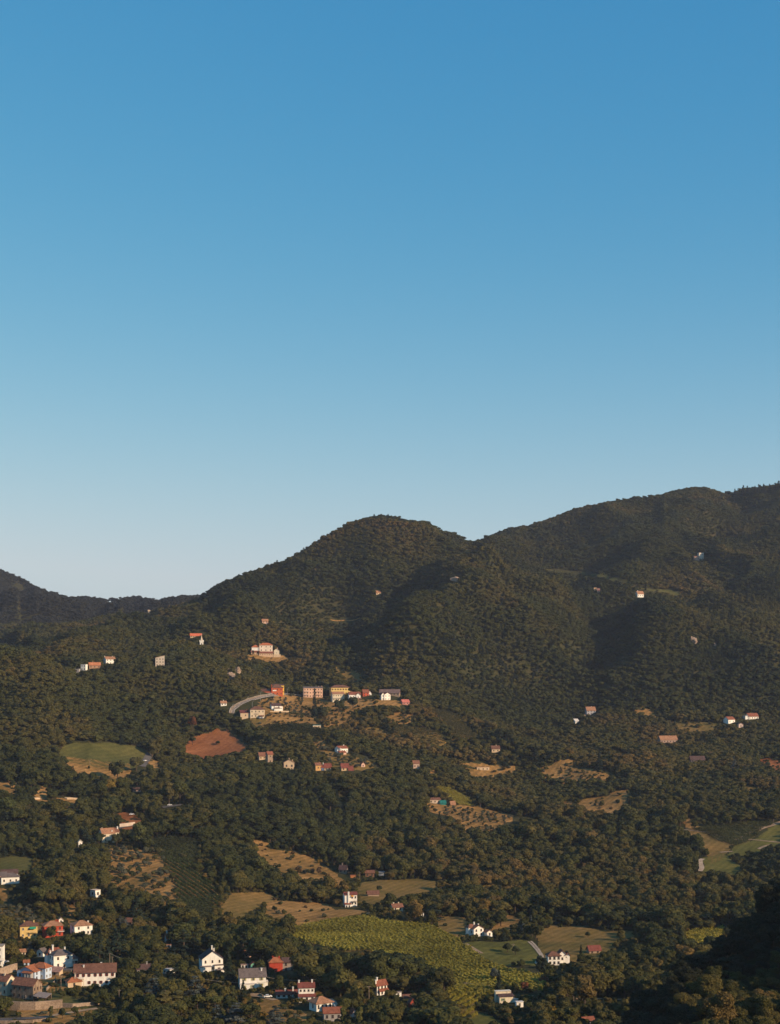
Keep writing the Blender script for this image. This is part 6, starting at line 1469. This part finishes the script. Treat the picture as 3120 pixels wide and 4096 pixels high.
for key, sp, kp in (('village_bank', 8, 0.8), ('village_garden', 8, 0.7), ('hill_slope', 9, 0.6), ('bank', 7, 0.5), ('garden_terrace', 9, 0.8), ('hill_dry', 14, 0.35), ('hill_dry2', 12, 0.4), ('right_garden', 9, 0.5), ('ridge_terrace', 14, 0.7), ('dirt_yard', 6, 0.5), ('house_yard', 7, 0.5), ('pool_yard', 6, 0.6),
                    ('farm_front', 8, 0.5), ('pink_yard', 9, 0.5), ('terraces_mid', 10, 0.6), ('car_bank', 9, 0.3), ('upper_meadow', 16, 0.3), ('yellow_field', 14, 0.4), ('villa_terrace', 8, 0.3), ('village_top', 8, 0.8), ('grove', 12, 0.3)):
    q = in_field(key, sp, 60, 1.0, kp); q = q[~near_house(q, 0.5)]
    bush += [(x, y, float(ground(x, y))) for x, y in q]
for x, y, z in sorted(bush, key=lambda b_: b_[1])[:0]: pass
b_ = np.array(bush); n = len(b_); sb = rng.uniform(0.5, 1.3, n); tones = rng.choice(['dark', 'mid', 'olive', 'brown', 'grey'], n)
cloud('undergrowth', b_, np.stack([sb, sb, sb*rng.uniform(0.7, 1.3, n)], 1), rng.uniform(0, 6.28, n), rng.integers(0, 3, n), [base_col(t_) for t_ in tones], source('shrub_shape', [joined('shrub_shape', a_, KINDS['shrub'][1][0]) for a_ in KINDS['shrub'][0]]))

# the woods: one jittered carpet of trees over the land, thinned by fields, roads, houses and what hides behind the hills
def carpet(sp, y0, y1):
    gx = np.arange(-1500, 1500, sp); gy = np.arange(y0, y1, sp)
    A, B = np.meshgrid(gx, gy); return A.ravel() + rng.uniform(-0.45, 0.45, A.size)*sp, B.ravel() + rng.uniform(-0.45, 0.45, A.size)*sp
x0_, y0_ = carpet(4.9, 330, 640); x1_, y1_ = carpet(6.5, 640, 1450); x2_, y2_ = carpet(5.3, 1450, 3950)
x, y = np.concatenate([x0_, x1_, x2_]), np.concatenate([y0_, y1_, y2_])
px = CX + x/y*F
ok = (px > -380) & (px < 3480) & ((y > 640) | (px > 2330))
x, y, px = x[ok], y[ok], px[ok]
z = ground(x, y); py = YH - z/y*F
clump = vnoise(x, y, 55, 41)
ht = (10.8 + 2.6*clump)*np.exp(rng.normal(0, 0.20, len(x)))
ht = np.clip(ht, 5.0, 20.0); ht = np.where(y > 1450, ht*(0.74 - 0.08*np.clip((y - 1450)/900, 0, 1)), ht*0.93); ht = np.where(y < 640, ht*0.9, ht)
wd = rng.uniform(0.9, 1.4, len(x))
big_ = (vnoise(x, y, 48, 43) > 0.12) & (y < 1450) & (y > 640)                  # stands of old spreading trees
thin_ = big_ & (rng.random(len(x)) < 0.45)
small_ = (vnoise(x, y, 40, 45) < -0.3) & ~big_ & (y < 1450)                      # thickets of low growth
ht = np.where(big_, ht*1.25, np.where(small_, ht*0.66, ht)); wd = np.where(big_, wd*1.12, np.where(small_, wd*1.35, np.where(y > 1450, wd*1.22, wd)))
hp = ht/y*F; rp = ht*0.36*wd/y*F; top = py - hp
# hidden behind nearer land
runmin = np.minimum.accumulate(np.where(DG[None] > 300, YH - ZT/np.maximum(DG, 1)[None]*F, 9999), axis=1)
ri = np.clip(((px + 800)/10).astype(int), 0, len(PG) - 1); rj = np.clip((y/5).astype(int), 0, len(DG) - 1)
bad = top > runmin[ri, rj] + 45*1500/np.maximum(y, 700)
bad |= thin_
bad |= rng.random(len(x)) < 0.03 + 0.08*(vnoise(x, y, 33, 44) > 0.35)
for poly, d0, d1, pr in CLEAR:
    xs = [p[0] for p in poly]; ys = [p[1] for p in poly]
    c = np.nonzero((~bad) & (px > min(xs) - 2) & (px < max(xs) + 2) & (y > d0) & (y < d1) & (py > min(ys) - 2) & (py - hp < max(ys) + 2))[0]
    if not len(c): continue
    hit_ = inpoly(px[c], py[c], poly) | inpoly(px[c], py[c] - 0.45*hp[c], poly) | inpoly(px[c], py[c] - 0.72*hp[c], poly)
    if (max(xs) - min(xs)) > 60: hit_ |= inpoly(px[c] - 0.7*rp[c], py[c] - 0.6*hp[c], poly) & inpoly(px[c] + 0.7*rp[c], py[c] - 0.6*hp[c], poly)
    if pr < 1: hit_ &= rng.random(len(c)) < pr
    bad[c[hit_]] = True
for x0, x1, yt, vb, dh, hx, hr in HBOX:
    c = (y < dh + 2) & (y > 640) & (px + 0.5*rp > x0) & (px - 0.5*rp < x1) & (top < vb - 0.15*(vb - yt)) & (py > yt)
    c |= (x - hx)**2 + (y - dh)**2 < (hr + 2.2)**2
    bad |= c
for _, _, hx, hy, hz, hr in HOUSES: bad |= (x - hx)**2 + (y - hy)**2 < (hr*1.3 + 2.5)**2
for hx, hy, hr in HAND: bad |= (x - hx)**2 + (y - hy)**2 < (hr*0.7 + 0.8)**2
# nothing tall stands close between a house and the low sun
sx_, sy_ = math.sin(saz), math.cos(saz)
for _, _, hx, hy, hz, hr in HOUSES:
    if hy > 2150: continue
    al = (x - hx)*sx_ + (y - hy)*sy_; la = np.abs(-(x - hx)*sy_ + (y - hy)*sx_)
    bad |= (al > 0) & (al < 34) & (la < hr + 2.5) & (z + ht*0.9 > hz + 1.8 + al*math.tan(sel))
# open fields lie in the sun: the trees on their sunward rim are low
for key, (poly, pd) in FIELDS.items():
    P3 = [((p - CX)/F*d, d) for p, d in pd]; xs = [q[0] for q in P3]; ys = [q[1] for q in P3]
    c = np.nonzero((~bad) & (x > min(xs) - 5) & (x < max(xs) + 40) & (y > min(ys) - 40) & (y < max(ys) + 5) & (y > 640))[0]
    if not len(c): continue
    low = np.zeros(len(c), bool)
    for al in (7.0, 13.0, 19.0, 25.0): low |= inpoly(x[c] - sx_*al, y[c] - sy_*al, P3) & (ht[c]*0.85 > al*math.tan(sel))
    ht[c[low]] *= rng.uniform(0.42, 0.65, low.sum())
hp = ht/y*F; rp = ht*0.36*wd/y*F; top = py - hp
g_ = ~bad
x, y, z, px, py, ht, wd, hp, rp, top, clump = [v[g_] for v in (x, y, z, px, py, ht, wd, hp, rp, top, clump)]
n = len(x); print('forest trees', n)
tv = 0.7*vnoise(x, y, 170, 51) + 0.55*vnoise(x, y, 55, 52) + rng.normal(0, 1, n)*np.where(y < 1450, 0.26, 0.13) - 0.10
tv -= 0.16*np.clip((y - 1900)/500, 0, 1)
tv += np.where(y < 640, np.where(y < 487, 0.95, -0.35), 0)  # sunlit near spur trees tinted yellow, those behind darker: light put into colour
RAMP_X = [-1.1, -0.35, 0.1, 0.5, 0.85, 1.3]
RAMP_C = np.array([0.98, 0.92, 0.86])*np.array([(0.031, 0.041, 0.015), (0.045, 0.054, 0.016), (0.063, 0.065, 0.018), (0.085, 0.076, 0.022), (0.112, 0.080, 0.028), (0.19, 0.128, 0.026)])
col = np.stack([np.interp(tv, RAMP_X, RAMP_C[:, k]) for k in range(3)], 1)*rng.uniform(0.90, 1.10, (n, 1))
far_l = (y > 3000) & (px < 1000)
col[far_l] = np.array([0.030, 0.033, 0.029])*rng.uniform(0.9, 1.1, (far_l.sum(), 1))  # bluish haze and shade of the far ridge put into leaf colour
spur_shade = (y < 640) & ((px < 2760) | (y > 487))  # shade on the spur's left and upper trees, put into leaf colour
col[spur_shade] = np.array([0.026, 0.029, 0.014])*rng.uniform(0.8, 1.2, (spur_shade.sum(), 1))
# which trees show largest: a coarse depth sweep from near to far
hz = np.full(1000, 5000.0); shown = np.zeros(n)
order = np.argsort(y)
for i in order:
    a_ = int((px[i] - 0.6*rp[i] + 400)/4); b2 = int((px[i] + 0.6*rp[i] + 400)/4) + 1
    if a_ < 0 or b2 > 999: continue
    seg = hz[a_:b2]; vis_ = np.clip(np.minimum(seg, py[i] - 0.1*hp[i]) - top[i], 0, hp[i]).mean()
    if px[i] > -rp[i]*0.5 and px[i] < 3120 + rp[i]*0.5: shown[i] = vis_*rp[i]*2*(1 if top[i] < 4080 else 0)
    np.minimum(seg, top[i] + 0.12*hp[i], out=seg)
single = np.zeros(n, bool); single[np.argsort(-shown)[:255]] = True; single &= shown > 0
LAND = [(106, 3720, 'the yellow house with the green awning'), (200, 3720, 'the dark red house'), (316, 3715, 'the cube-like white house'), (240, 3840, 'the villa with grey hip roofs'), (112, 3895, 'the pale blue house'),
        (370, 3905, 'the long white flats'), (288, 3935, 'the orange outbuilding'), (96, 3960, 'the old stone farmhouse'), (5, 3826, 'the tall house at the left edge'), (838, 3845, 'the two-chimney white house'), (1005, 3920, 'the slate roofed white house'),
        (30, 3515, 'the pink and white edge house'), (376, 3575, 'the shaded white box house'), (670, 3750, 'the little red roof'), (1130, 3860, 'the bright red house'), (1222, 3970, 'the porch house'), (1132, 3980, 'the maroon bungalow'),
        (1280, 4020, 'the brown hipped bungalow'), (1326, 4060, 'the rusty red roof'), (1520, 3955, 'the red roofed pole house'), (1646, 4014, 'the small red barn'), (2020, 3996, 'the cream house with the green window'), (1910, 3725, 'the vineyard farmhouse'),
        (1400, 3600, 'the tall house on the dry slope'), (1375, 3480, 'the grey roofed cottage'), (1587, 3630, 'the low house above the vineyard'), (2215, 3835, 'the white villa by the cypresses'), (2377, 3800, 'the maroon barn'), (2340, 3740, 'the river meadow'),
        (440, 3345, 'the long farmhouse'), (1750, 3820, 'the big vineyard'), (1860, 3980, 'the small striped vineyard'), (600, 4000, 'the blue-grey cedar left of centre'), (790, 4040, 'the umbrella pines'), (2400, 4000, 'the pale lane'), (180, 4030, 'the tall retaining wall'), (2840, 3730, 'the vines under the spur'), (1940, 4080, 'the lawn at the bottom'),
        (760, 3520, 'the slanting dark vineyard'), (900, 3640, 'the hillside field'), (560, 3820, 'the shaggy cedar by the flats')]
def word_col(c):
    if max(c) < 0.036: return 'blackish green'
    if c[0] > c[1]*1.35: return 'brownish'
    if c[0] > c[1]*1.08: return 'olive-brown'
    if c[1] < 0.046: return 'dark green'
    return 'mid green'
buckets = {}
for i in np.nonzero(single)[0]:
    cx_, cy_ = px[i], py[i] - 0.55*hp[i]
    if y[i] < 640:
        key = ('spur', ('top', 'upper', 'middle', 'lower', 'bottom')[0 if cy_ < 3700 else 1 if cy_ < 3800 else 2 if cy_ < 3890 else 3 if cy_ < 3980 else 4]); dist = cx_
    else:
        j = min(range(len(LAND)), key=lambda k: math.hypot(LAND[k][0] - cx_, LAND[k][1] - cy_))
        dx_, dy_ = cx_ - LAND[j][0], cy_ - LAND[j][1]; dist = math.hypot(dx_, dy_)
        if abs(dx_) > 2*abs(dy_): dr = 'right of' if dx_ > 0 else 'left of'
        elif abs(dy_) > 2*abs(dx_): dr = 'below' if dy_ > 0 else 'above'
        else: dr = ('below and ' if dy_ > 0 else 'above and ') + ('right of' if dx_ > 0 else 'left of')
        key = (dr, LAND[j][2])
    buckets.setdefault(key, []).append((dist, i))
for key, lst in buckets.items():
    for k, (_, i) in enumerate(sorted(lst)):
        o_ = ORD[k] if k < len(ORD) else 'farther'
        tall = 'tall' if ht[i] > 13 else ('small' if ht[i] < 8.5 else 'rounded')
        if key[0] == 'spur': lb = '%s %s tree on the near dark spur, %s from left, %s band' % (tall, word_col(col[i]), 'first' if k == 0 else o_, key[1])
        else: lb = '%s %s tree %s %s%s' % (tall, word_col(col[i]).replace('mid green', 'green').replace('dark green', 'dark') if len(key[0]) > 9 else word_col(col[i]), key[0], key[1], ', nearest one' if k == 0 else ', %s nearest' % o_)
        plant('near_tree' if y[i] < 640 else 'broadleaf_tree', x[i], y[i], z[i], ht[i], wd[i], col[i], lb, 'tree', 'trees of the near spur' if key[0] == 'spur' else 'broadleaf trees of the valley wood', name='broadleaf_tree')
m = ~single
# saplings and bushes that fill the gaps of the nearer wood
sp2 = 5.4; A, B = np.meshgrid(np.arange(-480, 420, sp2), np.arange(640, 1350, sp2)); ux = A.ravel() + rng.uniform(-.5, .5, A.size)*sp2; uy = B.ravel() + rng.uniform(-.5, .5, A.size)*sp2
uz = ground(ux, uy); up, uq = proj(ux, uy, uz); ub = (up < -100) | (up > 3300) | near_house(np.stack([ux, uy], 1), 1.0)
for nm, (poly, pd) in FIELDS.items(): ub |= inpoly(up, uy, pd) & (uy < max(d for _, d in pd)) | inpoly(up, uq - 12, poly)
ub |= runmin[np.clip(((up + 800)/10).astype(int), 0, len(PG) - 1), np.clip((uy/5).astype(int), 0, len(DG) - 1)] < uq - 60
ux, uy, uz = ux[~ub], uy[~ub], uz[~ub]; un = len(ux); us_ = rng.uniform(0.22, 0.52, un)
ut = 0.6*vnoise(ux, uy, 60, 53) + rng.normal(0, 0.3, un); uc = np.stack([np.interp(ut, RAMP_X, RAMP_C[:, k]) for k in range(3)], 1)
KB = KINDS['broadleaf_tree']; KN = KINDS['near_tree']
lowc = [crown('far_crown', lobed(150 + k, 8, 520, 0.62, 5.9, (3.4, 3.4, 3.6), (1.3, 2.1), jitter=0.32)) for k in range(6)]
wood_src = source('wood', [joined('wood_tree', a_, KB[1][0]) for a_ in KB[0]] + lowc + [joined('wood_tree', a_, KN[1][0]) for a_ in KN[0]] + [KINDS[k_][0][j_] for k_, j_ in (('spruce_tree', 0), ('spruce_tree', 1), ('cedar_tree', 0), ('cedar_tree', 1), ('poplar_tree', 0), ('poplar_tree', 1), ('umbrella_pine', 0))])
pid = np.where(y < 640, 12 + rng.integers(0, 5, n), np.where(y < 1500, rng.integers(0, 6, n), 6 + rng.integers(0, 6, n)))
sp_ = (rng.random(n) < np.where(y < 1450, 0.11, 0.06) + 0.14*(vnoise(x, y, 80, 66) > 0.25)) & (y > 640) & (y < 2900)
pid = np.where(sp_, 17 + np.where(y > 1900, rng.integers(0, 2, n), rng.integers(0, 7, n)), pid)
col = np.where((sp_ & (pid < 21))[:, None], np.array(base_col('fir'))*rng.uniform(0.85, 1.2, (n, 1)), col)
s_ = ht/10.0*np.where(sp_, np.where(y < 1450, 1.06, 1.10), 1.0)
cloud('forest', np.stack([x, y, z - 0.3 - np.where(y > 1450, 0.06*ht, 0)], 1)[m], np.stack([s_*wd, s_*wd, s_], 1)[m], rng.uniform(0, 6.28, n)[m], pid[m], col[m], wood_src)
cloud('undergrowth', np.stack([ux, uy, uz - 0.6*us_*3], 1), np.stack([us_*1.3, us_*1.3, us_], 1), rng.uniform(0, 6.28, un), rng.integers(0, 6, un), uc, wood_src)
# ------------------------------------------------------------------ haze
hb = MB(); hb.box(-20000, 20000, -200, 13000, -172, 480)
hz_m = bpy.data.materials.new('haze'); hz_m.use_nodes = True
hn = hz_m.node_tree; hn.nodes.remove(hn.nodes['Principled BSDF'])
pv = hn.nodes.new('ShaderNodeVolumePrincipled'); pv.inputs['Density'].default_value = 0.000028; pv.inputs['Color'].default_value = (0.70, 0.78, 1.0, 1)
pv.inputs['Anisotropy'].default_value = 0.0
hn.links.new(pv.outputs[0], hn.nodes['Material Output'].inputs['Volume'])
tag(hb.build('haze', hz_m), kind='stuff')
